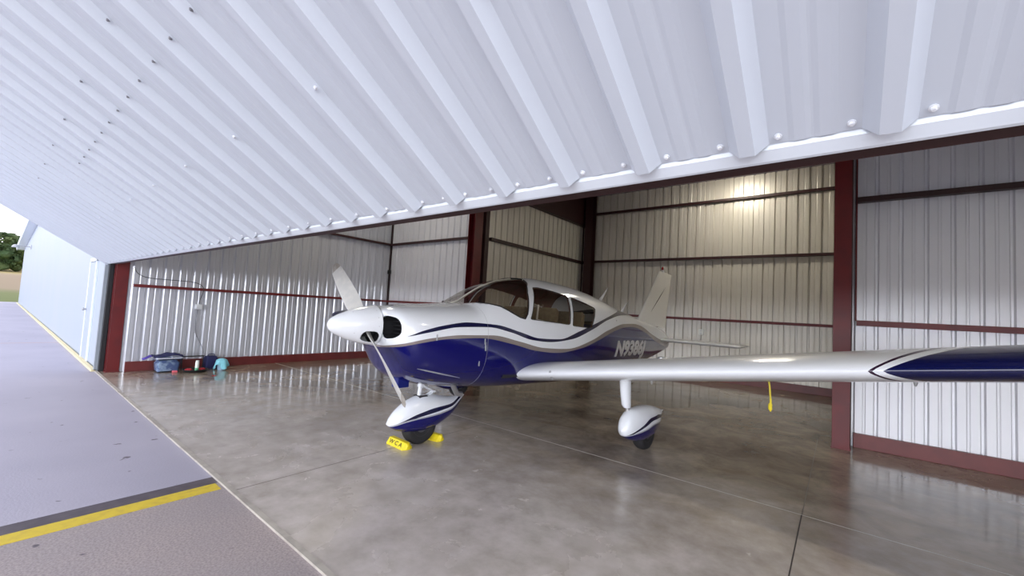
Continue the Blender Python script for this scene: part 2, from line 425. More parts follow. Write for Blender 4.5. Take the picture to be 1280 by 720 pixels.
baseb('baseboard_right', XR - .05, XR, YS + .3, YB)

for n_, (x_, y_) in enumerate(((XL - .02, YB + .02), (TX0 - .02, YT + .02), (TX1 + .03, YT + .02), (XR + .02, YB + .02), (TX0 - .03, YB + .03), (TX1 + .03, YB + .03))):  # corner pieces added to stop outside light leaking through the slits
    bm = bmesh.new(); box(bm, x_ - .07, x_ + .05, y_ - .05, y_ + .07, 0, ZC, .002); obj('trim_%d' % (14 + n_), bm, M['maroon_dark'], kind='structure')
# columns: wide-flange steel, flanges and web
def column(name, cx, cy, wx, wy, z1, label, axis='x', m='maroon', z0=0):
    bm = bmesh.new(); t = .012
    if axis == 'x':       # flanges face +-y
        box(bm, cx - wx / 2, cx + wx / 2, cy - wy / 2, cy - wy / 2 + t, z0, z1, .002)
        box(bm, cx - wx / 2, cx + wx / 2, cy + wy / 2 - t, cy + wy / 2, z0, z1, .002)
        box(bm, cx - t / 2, cx + t / 2, cy - wy / 2 + t, cy + wy / 2 - t, z0, z1)
    else:
        box(bm, cx - wx / 2, cx - wx / 2 + t, cy - wy / 2, cy + wy / 2, z0, z1, .002)
        box(bm, cx + wx / 2 - t, cx + wx / 2, cy - wy / 2, cy + wy / 2, z0, z1, .002)
        box(bm, cx - wx / 2 + t, cx + wx / 2 - t, cy - t / 2, cy + t / 2, z0, z1)
    box(bm, cx - wx / 2 - .01, cx + wx / 2 + .01, cy - wy / 2 - .01, cy + wy / 2 + .01, z0, z0 + .012)
    o = obj(name, bm, M[m]); tag(o, label, 'column'); return o
column('steel_column', -9.52, YS + .16, .18, .16, ZC, 'dark red steel jamb column at the left end of the hangar opening', 'y')
column('steel_column', 3.45, YS + .16, .16, .26, ZC, 'dark red steel jamb column at the right end of the hangar opening', 'y')
column('steel_column', .012, 6.36, .165, .20, ZC, 'dark red steel column standing right of the tail bay, behind the left wing')
column('steel_column', -6.17, 6.36, .20, .24, ZC, 'dark red steel column rising behind the cockpit windscreen', 'y')
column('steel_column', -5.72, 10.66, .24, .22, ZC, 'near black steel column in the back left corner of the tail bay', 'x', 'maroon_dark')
#column('steel_column', -.14, 10.66, .2, .22, ZC, 'dark steel column in the back right corner of the tail bay', 'x', 'maroon_dark')
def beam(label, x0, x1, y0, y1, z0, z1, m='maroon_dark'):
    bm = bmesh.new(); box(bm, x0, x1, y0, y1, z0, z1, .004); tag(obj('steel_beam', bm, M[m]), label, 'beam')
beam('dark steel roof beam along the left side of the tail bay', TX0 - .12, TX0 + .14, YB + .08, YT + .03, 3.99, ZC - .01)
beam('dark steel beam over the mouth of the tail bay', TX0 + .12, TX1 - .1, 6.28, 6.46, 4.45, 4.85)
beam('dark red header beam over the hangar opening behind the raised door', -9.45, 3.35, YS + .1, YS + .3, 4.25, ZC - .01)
bm = bmesh.new()
# purlins under the ceiling
for i, y in enumerate((2.4, 3.6, 4.8, 7.8, 9.3)):
    bm = bmesh.new(); box(bm, (XL if y < 6 else TX0 + .14) + .02, (XR if y < 6 else TX1) - .02, y - .03, y + .03, ZC - .2, ZC - .002, .004)
    tag(obj('roof_purlin', bm, M['maroon_dark']), ('first dark purlin under the ceiling counted from the door opening', 'second dark purlin under the ceiling counted from the door opening', 'third dark purlin under the ceiling, just before the tail bay', 'dark purlin under the ceiling halfway into the tail bay', 'dark purlin under the ceiling nearest the tail bay back wall')[i], 'beam', 'purlins under the hangar ceiling')

# ------------------------------------------------------------------ bifold door, folded open
DX0, DX1 = -9.68, 3.60
ANG = radians(32.5); LEN = 2.35
du = Vector((0, -cos(ANG), sin(ANG))); dn = Vector((0, -sin(ANG), -cos(ANG)))   # up the lower leaf / outward-down normal
P0 = Vector((0, YS + .01, 1.802))
door = empty('door_1', (0, 0, 0), kind='structure')
DP = .262
ph = (-.185 - DX0) % DP
sheet = corrugated('lower_leaf_sheet', P0 + Vector((DX0, 0, 0)) + du * .045, (1, 0, 0), du, dn, DX1 - DX0, LEN - .045, M['door_white'], DP, .036, .088, .034, .003, ph, parent=door)
bm = bmesh.new()
# folded bottom trim: lip over the sheet, lower face and turned edge
prof = [(.078, -.0035), (.050, -.0035), (.040, -.001), (.034, .008), (0, .010), (-.008, .008), (-.010, -.006), (.0, -.010), (.0, -.002), (.078, -.002)]
ring_loft(bm, [[P0 + Vector((x, 0, 0)) + du * a + dn * b_ for a, b_ in prof] for x in (DX0 - .005, DX1 + .005)])
obj('bottom_trim', bm, M['trim_white'], door)
bm = bmesh.new()
ring_loft(bm, [[P0 + Vector((x, 0, 0)) + du * a + dn * b_ for a, b_ in ((-.055, -.018), (-.055, -.11), (.06, -.11), (.06, -.018))] for x in (DX0, DX1)])
obj('bottom_tube', bm, M['maroon_dark'], door)
# rails and uprights behind the lower leaf
for a in (.62, 1.2, 1.78, 2.27):
    bm = bmesh.new()
    ring_loft(bm, [[P0 + Vector((x, 0, 0)) + du * (a + q) + dn * b_ for q, b_ in ((-.03, -.006), (-.03, -.07), (.03, -.07), (.03, -.006))] for x in (DX0, DX1)])
    obj('rail', bm, M['maroon_dark'], door)
for k in range(6):
    x = DX0 + .05 + k * (DX1 - DX0 - .1) / 5
    bm = bmesh.new()
    ring_loft(bm, [[P0 + Vector((x + q, 0, 0)) + du * a + dn * b_ for q, b_ in ((-.03, -.075), (-.03, -.13), (.03, -.13), (.03, -.075))] for a in (.0, LEN)])
    obj('upright', bm, M['maroon_dark'], door)
# end cap trim at the left edge of the leaf
for xx in (DX0 - .012, DX1 - .003):
    bm = bmesh.new()
    ring_loft(bm, [[P0 + Vector((xx + q, 0, 0)) + du * a + dn * b_ for q, b_ in ((0, .038), (0, -.07), (.015, -.07), (.015, .038))] for a in (0, LEN)])
    obj('edge_trim', bm, M['door_white'], door)
PF = P0 + du * LEN
uu = Vector((0, cos(ANG), sin(ANG))); un = Vector((0, -sin(ANG), cos(ANG)))
corrugated('upper_leaf_sheet', PF + Vector((DX0, .0, .02)), (1, 0, 0), uu, un, DX1 - DX0, LEN, M['door_white'], DP, .036, .088, .034, .003, ph, parent=door)
bm = bmesh.new()
ring_loft(bm, [[PF + Vector((x, -.03 + q, r)) for q, r in ((0, -.06), (.04, -.08), (.06, .08), (0, .08))] for x in (DX0, DX1)])
obj('fold_trim', bm, M['trim_white'], door)
# screws
def screw_mesh(name, m):
    bm = bmesh.new(); lathe(bm, [(.0085, -.001), (.0085, .0012), (.0052, .002), (.0052, .0062), (.0035, .0075)], seg=10)
    me = bpy.data.meshes.new(name); bm.to_mesh(me); bm.free(); me.materials.append(m); return me
sm = screw_mesh('screw', M['screw_white']); sd = screw_mesh('screw_dark', M['screw_hole'])
rotm = dn.to_track_quat('Z', 'Y').to_matrix().to_4x4()
def screw(x, a, mesh=sm, lift=.0, sc=1.0):
    p = P0 + Vector((x, 0, 0)) + du * a + dn * lift
    o = bpy.data.objects.new('screw', mesh); COL.objects.link(o); o.parent = door
    o.matrix_local = Matrix.Translation(p) @ rotm @ Matrix.Scale(sc, 4)
ribs = []; x = DX0 + ph
while x < DX1: ribs.append(x); x += DP
ns = 0
for i, x in enumerate(ribs):
    if x < 1.0:
        screw(x - .062, .064, lift=.003)
        screw(x + .064, .064, lift=.003); ns += 2
for i, x in enumerate(ribs):
    if -6.3 < x < .7:
        if i % 3 == 1: screw(x + .045, .63, sm, .018); screw(x + .045, 1.17, sd, .012, .8); ns += 2
for i, x in enumerate(ribs):
    if -4.9 < x < -.9: screw(x + .045, 1.0, sd, .012, .8); ns += 1

# ------------------------------------------------------------------ neighbouring bay's closed front
def zroof(x): return 3.82 + .055 * (x + 45)
bm = bmesh.new()
xs = [-45 + i * (45 - 9.7) / 60 for i in range(61)]
ring_loft(bm, [[(x, YS + .02, 0), (x, YS + .12, 0), (x, YS + .12, zroof(x)), (x, YS + .02, zroof(x))] for x in xs])
obj('wall_front', bm, M['facade'], kind='structure')
bm = bmesh.new()
ring_loft(bm, [[(x, YS - .30, zroof(x) - .02), (x, YS + .13, zroof(x) - .02), (x, YS + .13, zroof(x) + .17), (x, YS - .30, zroof(x) + .13)] for x in (-45.8, -9.75)])
obj('roof_eave', bm, M['trim_white'], kind='structure')
bm = bmesh.new()
ring_loft(bm, [[(x, YS - .33, zroof(x) - .05), (x, YS - .27, zroof(x) - .05), (x, YS - .27, zroof(x) - .02), (x, YS - .33, zroof(x) + .15), (x, YS - .36, zroof(x) + .15)] for x in (-45.9, -9.75)])
obj('trim_10', bm, M['trim_white'], kind='structure')
bm = bmesh.new(); box(bm, -9.78, -9.70, YS - .03, YS + .3, 0, 4.9, .004)
obj('trim_11', bm, mat('corner_grey', (.30, .33, .36), .5), kind='structure')
bm = bmesh.new(); box(bm, -9.70, -9.60, YS + .015, YS + .075, 0, 4.9, .004)
obj('trim_12', bm, M['black'], kind='structure')
# walk-in door in it
d2 = empty('door_2', (-11.3, YS + .02, 0), kind='structure')
bm = bmesh.new()
box(bm, -.42, -.36, -.03, 0, 0, 1.93, .004); box(bm, .36, .42, -.03, 0, 0, 1.93, .004); box(bm, -.42, .42, -.03, 0, 1.88, 1.95, .004)
obj('door_frame', bm, M['trim_white'], d2)
bm = bmesh.new(); box(bm, -.35, .35, -.018, 0, .01, 1.87, .003)
obj('door_panel', bm, M['facade'], d2)
bm = bmesh.new(); lathe(bm, [(.012, 0), (.012, -.03), (.028, -.035), (.03, -.055), (.015, -.065)], (-.29, -.018, .95), 'Y', 14)
obj('door_knob', bm, M['steel'], d2, smooth=40)
# small wall lamp on a bracket near the far end
t = empty('wall_light', (-36, YS + .02, 3.45), label='small grey bracket light on the white neighbouring hangar front near its far end', cat='light')
bm = bmesh.new(); box(bm, -.08, .08, -.03, 0, -.12, .12, .01); obj('mount_plate', bm, M['grey_fitting'], t)
bm = bmesh.new(); tube(bm, [(0, -.02, 0), (0, -.30, .04), (0, -.55, .02)], .025); obj('arm', bm, M['grey_fitting'], t)
bm = bmesh.new(); lathe(bm, [(.04, .08), (.10, .04), (.16, -.08), (.15, -.09)], (0, -.58, 0)); obj('lamp_head', bm, M['grey_fitting'], t, smooth=40)

# ================================================================== AIRPLANE
I = .0254
plane = empty('airplane', (-3.412, 1.823, 0), 1.486412,
              label='white and navy low wing propeller airplane lettered N9386J parked nose out in the hangar', cat='airplane')
def V(S, y, z): return Vector((S * I, -y, z))       # station in inches aft of the spinner tip, y to the plane's left
FT = [  # S, top, bottom, half width, level of max width
 (15.6, 1.325, .985, .285, 1.165), (17, 1.345, .95, .345, 1.16), (19.5, 1.365, .84, .405, 1.14), (22, 1.375, .73, .435, 1.12), (26, 1.387, .665, .465, 1.10), (35, 1.405, .61, .50, 1.08),
 (51, 1.44, .56, .54, 1.08), (58, 1.535, .54, .55, 1.09), (66, 1.645, .52, .555, 1.10), (79, 1.755, .50, .56, 1.12), (96, 1.812, .48, .56, 1.14), (119, 1.785, .46, .55, 1.14),
 (151, 1.68, .46, .48, 1.10), (180, 1.53, .49, .38, 1.05), (214, 1.385, .57, .27, 1.0), (240, 1.29, .65, .18, .97), (262, 1.17, .745, .115, .95), (272, 1.06, .80, .08, .94)]
FX = [r[0] for r in FT]; FC = [[r[i] for r in FT] for i in range(5)]
NS = 2.6
def fus(S): return [cubic(S, FX, FC[i]) for i in (1, 2, 3, 4)]
def hw(S, z):
    zt, zb, w, zc = fus(S)
    t = (z - zc) / (zt - zc) if z > zc else (zc - z) / (zc - zb)
    t = min(abs(t), .9999); return w * (1 - t ** NS) ** (1 / NS)
CUR = {
 'stripetop': [(19.5, 1.106), (25.2, 1.166), (34.8, 1.222), (43.9, 1.249), (57.2, 1.234), (70.9, 1.163), (84.4, 1.091), (99.5, 1.078), (116.3, 1.175), (133.5, 1.283), (156.8, 1.412), (175, 1.49), (190, 1.55), (215, 1.56)],
 'stripebot': [(19.5, 1.106), (28.1, 1.154), (39.8, 1.202), (53, 1.208), (66.1, 1.154), (78.9, 1.075), (93.3, 1.045), (109.6, 1.075), (128.9, 1.196), (148.9, 1.333), (171.5, 1.408), (195, 1.42), (215, 1.40)],
 'taupetop': [(14.6, 1.001), (19.1, 1.046), (28.2, 1.098), (41.4, 1.128), (55, 1.127), (71.2, 1.059), (87.8, .98), (106.9, .957), (129.4, 1.056), (148.2, 1.184), (174.2, 1.28), (192, 1.285), (205.4, 1.258), (228.7, 1.101), (255.9, .968), (275, .93)],
 'bluetop': [(14.6, .985), (22.8, 1.045), (34.5, 1.09), (48.9, 1.10), (66.4, 1.036), (82.4, .952), (100.7, .912), (117.6, .949), (138.7, 1.063), (159.9, 1.183), (180, 1.232), (190, 1.232), (211, 1.149), (238.2, .963), (260, .86), (275, .80)]}
def cval(k, S): return cubic(S, [p[0] for p in CUR[k]], [p[1] for p in CUR[k]])
BLUE, NAVY, TAUPE, WHITE = (.001, .0015, .105), (.006, .007, .045), (.24, .20, .18), (.82, .84, .87)
def banded(name, attrs, order, rough=.14, coat=.6):
    """order: list of (expression over attribute sockets, colour); later entries win where their mask is 1"""
    m = bpy.data.materials.new(name); m.use_nodes = True
    t = m.node_tree; b = t.nodes['Principled BSDF']; L = t.links
    A = {}
    for a in attrs:
        n = t.nodes.new('ShaderNodeAttribute'); n.attribute_name = a; A[a] = n.outputs['Fac']
    cur = None
    for masks, colr in order:
        f = None
        for a, op in masks:
            q = math_node(t, 'GREATER_THAN' if op == '>' else 'LESS_THAN', A[a], 0.0)
            f = q if f is None else math_node(t, 'MULTIPLY', f, q)
        x = t.nodes.new('ShaderNodeMix'); x.data_type = 'RGBA'
        L.new(f, x.inputs[0])
        if cur is None: x.inputs[6].default_value = (*WHITE, 1)
        else: L.new(cur, x.inputs[6])
        x.inputs[7].default_value = (*colr, 1); cur = x.outputs[2]
    L.new(cur, b.inputs['Base Color']); b.inputs['Roughness'].default_value = rough
    b.inputs['Coat Weight'].default_value = coat; b.inputs['Coat Roughness'].default_value = .04
    return m
M['fuselage'] = banded('fuselage_paint', ['stripetop', 'stripebot', 'taupetop', 'bluetop'],
    [([('stripetop', '<'), ('stripebot', '>')], NAVY), ([('taupetop', '<')], TAUPE), ([('bluetop', '<')], BLUE)])
M['fairing'] = banded('fairing_paint', ['nt', 'nb', 'bt', 'gt'],
    [([('nt', '<'), ('nb', '>')], NAVY), ([('gt', '<')], (.42, .42, .44)), ([('bt', '<')], BLUE)])
M['wing'] = banded('wing_paint', ['line0', 'line1', 'tip'],
    [([('line0', '>'), ('line1', '<')], (.03, .008, .03)), ([('tip', '>')], (.002, .004, .055))], .2, .4)
def attrs_on(me, fn, names):
    for a in names:
        at = me.attributes.new(a, 'FLOAT', 'POINT')
        at.data.foreach_set('value', [fn(a, v.co) for v in me.vertices])

SEG = 120
def ring_at(S, f=None, shrink=0):
    zt, zb, w, zc = f or fus(S); r = []
    for k in range(SEG):
        a = 2 * pi * k / SEG; c, s = cos(a), sin(a)
        y = (w - shrink) * math.copysign(abs(c) ** (2 / NS), c)
        z = zc + ((zt - zc - shrink) if s > 0 else (zc - zb - shrink)) * math.copysign(abs(s) ** (2 / NS), s)
        r.append(V(S, y, z))
    return r
bm = bmesh.new()
stations = []
S = 15.6
while S < 272: stations.append(S); S += .7 if S < 24 else 1.5
stations.append(272)
rings = []
f0 = fus(15.6)
for q, ds in ((.35, .35), (.6, .3), (.8, .12), (.93, -.05)):      # rounded front face of the cowl
    zc = f0[3]; rings.append(ring_at(15.6 + ds, (zc + (f0[0] - zc) * q, zc - (zc - f0[1]) * q, f0[2] * q, zc)))
rings += [ring_at(S) for S in stations]
e = fus(272)
for q, ds in ((.85, .8), (.6, 1.3)):
    rings.append(ring_at(272 + ds, (e[3] + (e[0] - e[3]) * q, e[3] - (e[3] - e[1]) * q, e[2] * q, e[3])))
ring_loft(bm, rings)
bmesh.ops.recalc_face_normals(bm, faces=bm.faces)

def chaikin(poly, n=2, cc=.22):
    for _ in range(n):
        o = []
        for i in range(len(poly)):
            a, b_ = poly[i], poly[(i + 1) % len(poly)]
            o += [(a[0] * (1 - cc) + b_[0] * cc, a[1] * (1 - cc) + b_[1] * cc), (a[0] * cc + b_[0] * (1 - cc), a[1] * cc + b_[1] * (1 - cc))]
        poly = o
    return poly
def inside(p, poly):
    r = False; n = len(poly)
    for i in range(n):
        (x1, y1), (x2, y2) = poly[i], poly[(i + 1) % n]
        if (y1 > p[1]) != (y2 > p[1]) and p[0] < (x2 - x1) * (p[1] - y1) / (y2 - y1) + x1: r = not r
    return r
def cut_poly(bm, poly, ax, pred):
    """poly in metres over local axes ax; cuts the skin along it and returns the faces inside"""
    a0 = min(p[0] for p in poly) - .03; a1 = max(p[0] for p in poly) + .03
    b0 = min(p[1] for p in poly) - .03; b1 = max(p[1] for p in poly) + .03
    for i in range(len(poly)):
        p, q = poly[i], poly[(i + 1) % len(poly)]
        l0, l1 = min(p[0], q[0]) - .02, max(p[0], q[0]) + .02; m0, m1 = min(p[1], q[1]) - .02, max(p[1], q[1]) + .02
        fs = []
        for f_ in bm.faces:
            c = f_.calc_center_median()
            if l0 - .02 < c[ax[0]] < l1 + .02 and m0 - .02 < c[ax[1]] < m1 + .02 and pred(c): fs.append(f_)
        if not fs: continue
        co = [0, 0, 0]; co[ax[0]] = p[0]; co[ax[1]] = p[1]
        no = [0, 0, 0]; no[ax[0]] = -(q[1] - p[1]); no[ax[1]] = q[0] - p[0]
        if hypot(*no) < 1e-6: continue
        geom = list(set(fs) | {e for f_ in fs for e in f_.edges} | {v for f_ in fs for v in f_.verts})
        bmesh.ops.bisect_plane(bm, geom=geom, plane_co=co, plane_no=Vector(no).normalized(), dist=1e-5)
    out_ = []
    for f_ in bm.faces:
        c = f_.calc_center_median()
        if a0 < c[ax[0]] < a1 and b0 < c[ax[1]] < b1 and pred(c) and inside((c[ax[0]], c[ax[1]]), poly): out_.append(f_)
    return out_
def extract(bm, faces, offset=0):
    nb = bmesh.new(); mp_ = {}
    for f_ in faces:
        vs = []
        for v in f_.verts:
            if v not in mp_: mp_[v] = nb.verts.new(v.co + v.normal * offset)
            vs.append(mp_[v])
        try: nb.faces.new(vs)
        except ValueError: pass
    return nb
def inch(poly): return [(a * I, b_) for a, b_ in poly]
WSH = [(49.0, 1.423), (54.6, 1.452), (57.6, 1.447), (61.7, 1.425), (66.7, 1.365), (71.1, 1.320), (74.2, 1.305), (76.0, 1.36), (77.6, 1.47), (79.6, 1.60), (82.2, 1.68), (84.5, 1.722), (86.0, 1.765), (86.4, 1.84), (48, 1.84)]
W1 = chaikin([(85.0, 1.672), (88.5, 1.678), (98, 1.652), (109.0, 1.612), (108.6, 1.50), (107.3, 1.252), (92.7, 1.281), (77.8, 1.303), (79.0, 1.36), (81.0, 1.48)], 2, .08)
W2 = chaikin([(111.8, 1.600), (122, 1.552), (134.2, 1.484), (131.5, 1.36), (127.9, 1.217), (118, 1.228), (109.6, 1.242), (110.6, 1.395)], 2, .08)
win = {}
polys = {'wsh': WSH, 'w1': W1, 'w2': W2}
glass_bm = []
bm.normal_update()
for nm, ax_pred in (('windshield', (WSH, lambda c: c.z > 1.25 and c.x > 1.1)),
                    ('window', (W1, lambda c: c.y < -.05)), ('window', (W2, lambda c: c.y < -.05)),
                    ('window', (W1, lambda c: c.y > .05)), ('window', (W2, lambda c: c.y > .05))):
    fs = cut_poly(bm, inch(ax_pred[0]), (0, 2), ax_pred[1])
    g_ = extract(bm, fs, -.003)
    bmesh.ops.delete(bm, geom=fs, context='FACES')
    glass_bm.append((nm, g_)); bm.normal_update()
# air inlets in the cowl face
INL = chaikin([(.12, 1.262), (.24, 1.285), (.335, 1.262), (.375, 1.20), (.375, 1.12), (.30, 1.075), (.14, 1.085)], 2)
inlet_edges = []
for sgn in (-1, 1):
    fs = cut_poly(bm, [(sgn * a, b_) for a, b_ in INL], (1, 2), lambda c: c.x < 18.6 * I)
    bmesh.ops.delete(bm, geom=fs, context='FACES'); bm.normal_update()
# cabin lining: inward copy of the skin round the cabin, same openings
liner = extract(bm, [f_ for f_ in bm.faces if 60 * I < f_.calc_center_median().x < 142 * I], -.02)
def fus_attr(a, co):
    S = co.x / I
    if a == 'stripetop' and S < 19.5: return 1
    return co.z - cval(a, S)
fo = obj('fuselage', bm, M['fuselage'], plane, smooth=50)
attrs_on(fo.data, fus_attr, ['stripetop', 'stripebot', 'taupetop', 'bluetop'])
so = fo.modifiers.new('skin', 'SOLIDIFY'); so.thickness = .006; so.offset = -1
lo = obj('cabin_lining', liner, M['cabin_liner'], plane, smooth=60)
for nm, g_ in glass_bm: obj(nm, g_, M['glass'], plane, smooth=60)
# window seals
def on_skin(S, z, y_sign, off=.002):
    return V(S, y_sign * (hw(S, z) + off), z)
def seal(poly, sgn, m, r=.0055, closed=True):
    P = []
    n = len(poly)
    for i in range(n if closed else n - 1):
        a, b_ = poly[i], poly[(i + 1) % n]
        k = max(1, int(hypot((a[0] - b_[0]) * I, a[1] - b_[1]) / .02))
        for j in range(k): P.append(on_skin(a[0] + (b_[0] - a[0]) * j / k, a[1] + (b_[1] - a[1]) * j / k, sgn))
    P.append(P[0] if closed else on_skin(*poly[-1], sgn))
    b2 = bmesh.new(); tube(b2, P, r, 6); return b2
for sgn in (1, -1):
    for pl_ in (W1, W2): obj('window_seal', seal(pl_, sgn, None, .004), M['black'], plane, smooth=60)
    obj('windshield_frame', seal(WSH[1:13], sgn, None, .007, False), M['black'], plane, smooth=60)
b2 = bmesh.new()     # bow over the roof at the aft edge of the windscreen
P = []
S_ = 86.0
for k in range(25):
    a = pi * k / 24; zt, zb, w, zc = fus(S_)
    y = w * math.copysign(abs(cos(a)) ** (2 / NS), cos(a)); z = zc + (zt - zc) * abs(sin(a)) ** (2 / NS)
    if z > 1.755: P.append(V(S_, y, z + .002))
tube(b2, P, .007, 6); obj('windshield_bow', b2, M['black'], plane, smooth=60)
b2 = bmesh.new()     # centre post of the windscreen
tube(b2, [V(S_, 0, fus(S_)[0] - .008) for S_ in (50, 54, 58, 62, 66, 70, 75, 80, 86)], .013, 8); obj('center_post', b2, M['light_trim'], plane, smooth=60)

# cabin fittings
b2 = bmesh.new()
rg = []
for S_, z_, d_ in ((54, 1.385, .10), (57, 1.40, .12), (64, 1.40, .14), (69, 1.375, .15), (70.5, 1.34, .12)):
    w_ = hw(S_, z_ + .01) - .04
    rg.append([V(S_, w_ * c_, z_ + .018 * (1 - c_ * c_) - 0) for c_ in [-1 + k / 8 for k in range(17)]] + [V(S_, w_, z_ - d_), V(S_, -w_, z_ - d_)])
ring_loft(b2, rg); obj('glareshield', b2, M['panel_black'], plane, smooth=50)
b2 = bmesh.new(); box(b2, 69 * I, 70.5 * I, -.47, .47, .95, 1.33, .01); obj('instrument_panel', b2, M['panel_black'], plane)
for y in (.26, -.26):
    b2 = bmesh.new()
    tube(b2, [V(70, y, 1.20), V(77, y, 1.20)], .011, 8)
    tube(b2, smooth_pts([V(77, y - .12, 1.28), V(77, y - .13, 1.22), V(77, y - .06, 1.185), V(77, y + .06, 1.185), V(77, y + .13, 1.22), V(77, y + .12, 1.28)], 4), .011, 8)
    obj('control_yoke', b2, M['panel_black'], plane, smooth=50)
def seat(y0, y1, S0, S1, zt_, rec=5):
    b2 = bmesh.new()
    box(b2, S0 * I, S1 * I, -y1, -y0, .86, .98, .03)
    rg = []
    for z_, dS, th in ((.93, 0, 3.5), (1.1, rec * .4, 3.5), (1.3, rec * .8, 3.2), (zt_ - .04, rec, 2.8), (zt_, rec + .6, 1.6)):
        s0 = S1 - 2 + dS; sh = .0 if z_ < zt_ - .02 else .03
        rg.append([V(s0, y0 + sh, z_), V(s0 - .6, (y0 + y1) / 2, z_), V(s0, y1 - sh, z_), V(s0 + th, y1 - sh, z_), V(s0 + th + .5, (y0 + y1) / 2, z_), V(s0 + th, y0 + sh, z_)])
    ring_loft(b2, rg); obj('seat', b2, M['seat_tan'], plane, smooth=60)
seat(.04, .46, 82, 97, 1.45); seat(-.46, -.04, 82, 97, 1.45); seat(-.44, .44, 110, 122, 1.42, 4)
b2 = bmesh.new(); box(b2, 66 * I, 140 * I, -.46, .46, .66, .70); obj('cabin_floor', b2, M['panel_black'], plane)
b2 = bmesh.new()
tube(b2, [V(84.5, .495, 1.30), V(88.2, .43, 1.47)], .011, 8); tube(b2, [V(84.5, .50, 1.30), V(92.5, .515, 1.275)], .008, 8)
obj('door_assist_strap', b2, M['light_trim'], plane, smooth=60)
b2 = bmesh.new()
rg = []
for S_ in (68, 74, 80): rg.append([V(S_, -.20, fus(S_)[0] - .20), V(S_, -.17, fus(S_)[0] - .20), V(S_, -.17, fus(S_)[0] - .27), V(S_, -.20, fus(S_)[0] - .27)])
b2.free()

# cowl inlets: dark ducts with cooling-baffle fins
for sgn in (1, -1):
    b2 = bmesh.new()
    pr = [(sgn * -a, b_) for a, b_ in INL]
    cen = (sum(p[0] for p in pr) / len(pr), sum(p[1] for p in pr) / len(pr))
    rings = []
    for d_, q in ((0, 1.0), (.05, .98), (.17, .90)):
        rr = []
        for (py, pz) in pr:
            # follow the curved cowl face at the mouth
            yy = abs(py); S_ = 16.2 + max(0, (yy - .28)) * 14
            rr.append(Vector((S_ * I + d_ + .006, cen[0] + (py - cen[0]) * q, cen[1] + (pz - cen[1]) * q)))
        rings.append(rr)
    ring_loft(b2, rings, cap0=False)
    for k in range(4):
        zf = 1.12 + k * .035; box(b2, 19.5 * I, 21.5 * I, min(sgn * -.16, sgn * -.32), max(sgn * -.16, sgn * -.32), zf, zf + .006)
    obj('air_inlet_duct', b2, M['black'], plane)
# cowl details
b2 = bmesh.new()
pts = [V(S_, hw(S_, .80 - (S_ - 28) * .006) + .003, .80 - (S_ - 28) * .006) for S_ in (25, 28, 31, 34, 37, 40, 44)]
tube(b2, pts, [.002, .006, .007, .007, .007, .005, .002], 6); obj('cowl_lip', b2, mat('cowl_lip', (.35, .35, .37), .3), plane, smooth=60)
b2 = bmesh.new(); box(b2, 24 * I, 29 * I, -.13, -.02, .60, .74, .012); obj('air_scoop', b2, mat('scoop_blue', (.004, .012, .14), .3), plane)
b2 = bmesh.new(); tube(b2, [V(47, .20, .62), V(50, .20, .50), V(52.5, .20, .485)], .028, 12); obj('exhaust_pipe', b2, M['steel'], plane, smooth=60)
for S_, z_ in ((30, 1.105), (51.5, 1.065), (51.8, 1.03), (52, 1.0), (50, .85)):
    b2 = bmesh.new(); p = on_skin(S_, z_, 1)
    box(b2, p.x - .006, p.x + .006, p.y - .004, p.y + .004, p.z - .028, p.z + .028, .002); obj('cowl_latch', b2, M['grey_fitting'], plane)
b2 = bmesh.new()    # panel seam behind the cowl
P = []
for k in range(41):
    a = -pi * .35 + pi * 1.15 * k / 40; zt, zb, w, zc = fus(53)
    P.append(V(53, w * math.copysign(abs(cos(a)) ** (2 / NS), cos(a)), zc + ((zt - zc) if sin(a) > 0 else (zc - zb)) * math.copysign(abs(sin(a)) ** (2 / NS), sin(a))))
tube(b2, P[:26], .0016, 4); obj('cowl_seam', b2, M['grey_fitting'], plane)
b2 = bmesh.new(); p = on_skin(161.5, 1.33, 1); lathe(b2, [(.011, -.004), (.011, .003), (.007, .006)], (0, 0, 0)); bmesh.ops.transform(b2, matrix=Matrix.Translation(p) @ Matrix.Rotation(radians(90), 4, 'X'), verts=b2.verts)
obj('static_port', b2, M['steel'], plane)
b2 = bmesh.new()
rg = []
for S_, w_, h_ in ((120, .0, 0), (121, .05, .015), (124, .07, .028), (129, .055, .02), (132, .01, .0)):
    zt = fus(S_)[0]; rg.append([V(S_, w_ * cos(a), zt - .012 + max(.004, h_) * sin(a) + .012) for a in [pi * k / 8 for k in range(9)]] + [V(S_, -w_ * .5, zt - .02), V(S_, w_ * .5, zt - .02)])
ring_loft(b2, rg); obj('roof_vent', b2, M['white_paint'], plane, smooth=50)
for (S0, z0, S1, z1) in ((167.3, 1.575, 178.8, 1.86), (197.1, 1.44, 205.5, 1.66)):
    b2 = bmesh.new()
    rg = []
    for t_ in (0, .25, .5, .75, 1):
        c_ = (2.2 * (1 - t_) + .35) * I; th = .010 * (1 - t_) + .0025; cx_ = (S0 + (S1 - S0) * t_) * I; z_ = z0 + (z1 - z0) * t_
        rg.append([Vector((cx_ + c_ * cos(a), th * sin(a), z_)) for a in [2 * pi * k / 10 for k in range(10)]])
    ring_loft(b2, rg); obj('antenna', b2, M['white_paint'], plane, smooth=60)

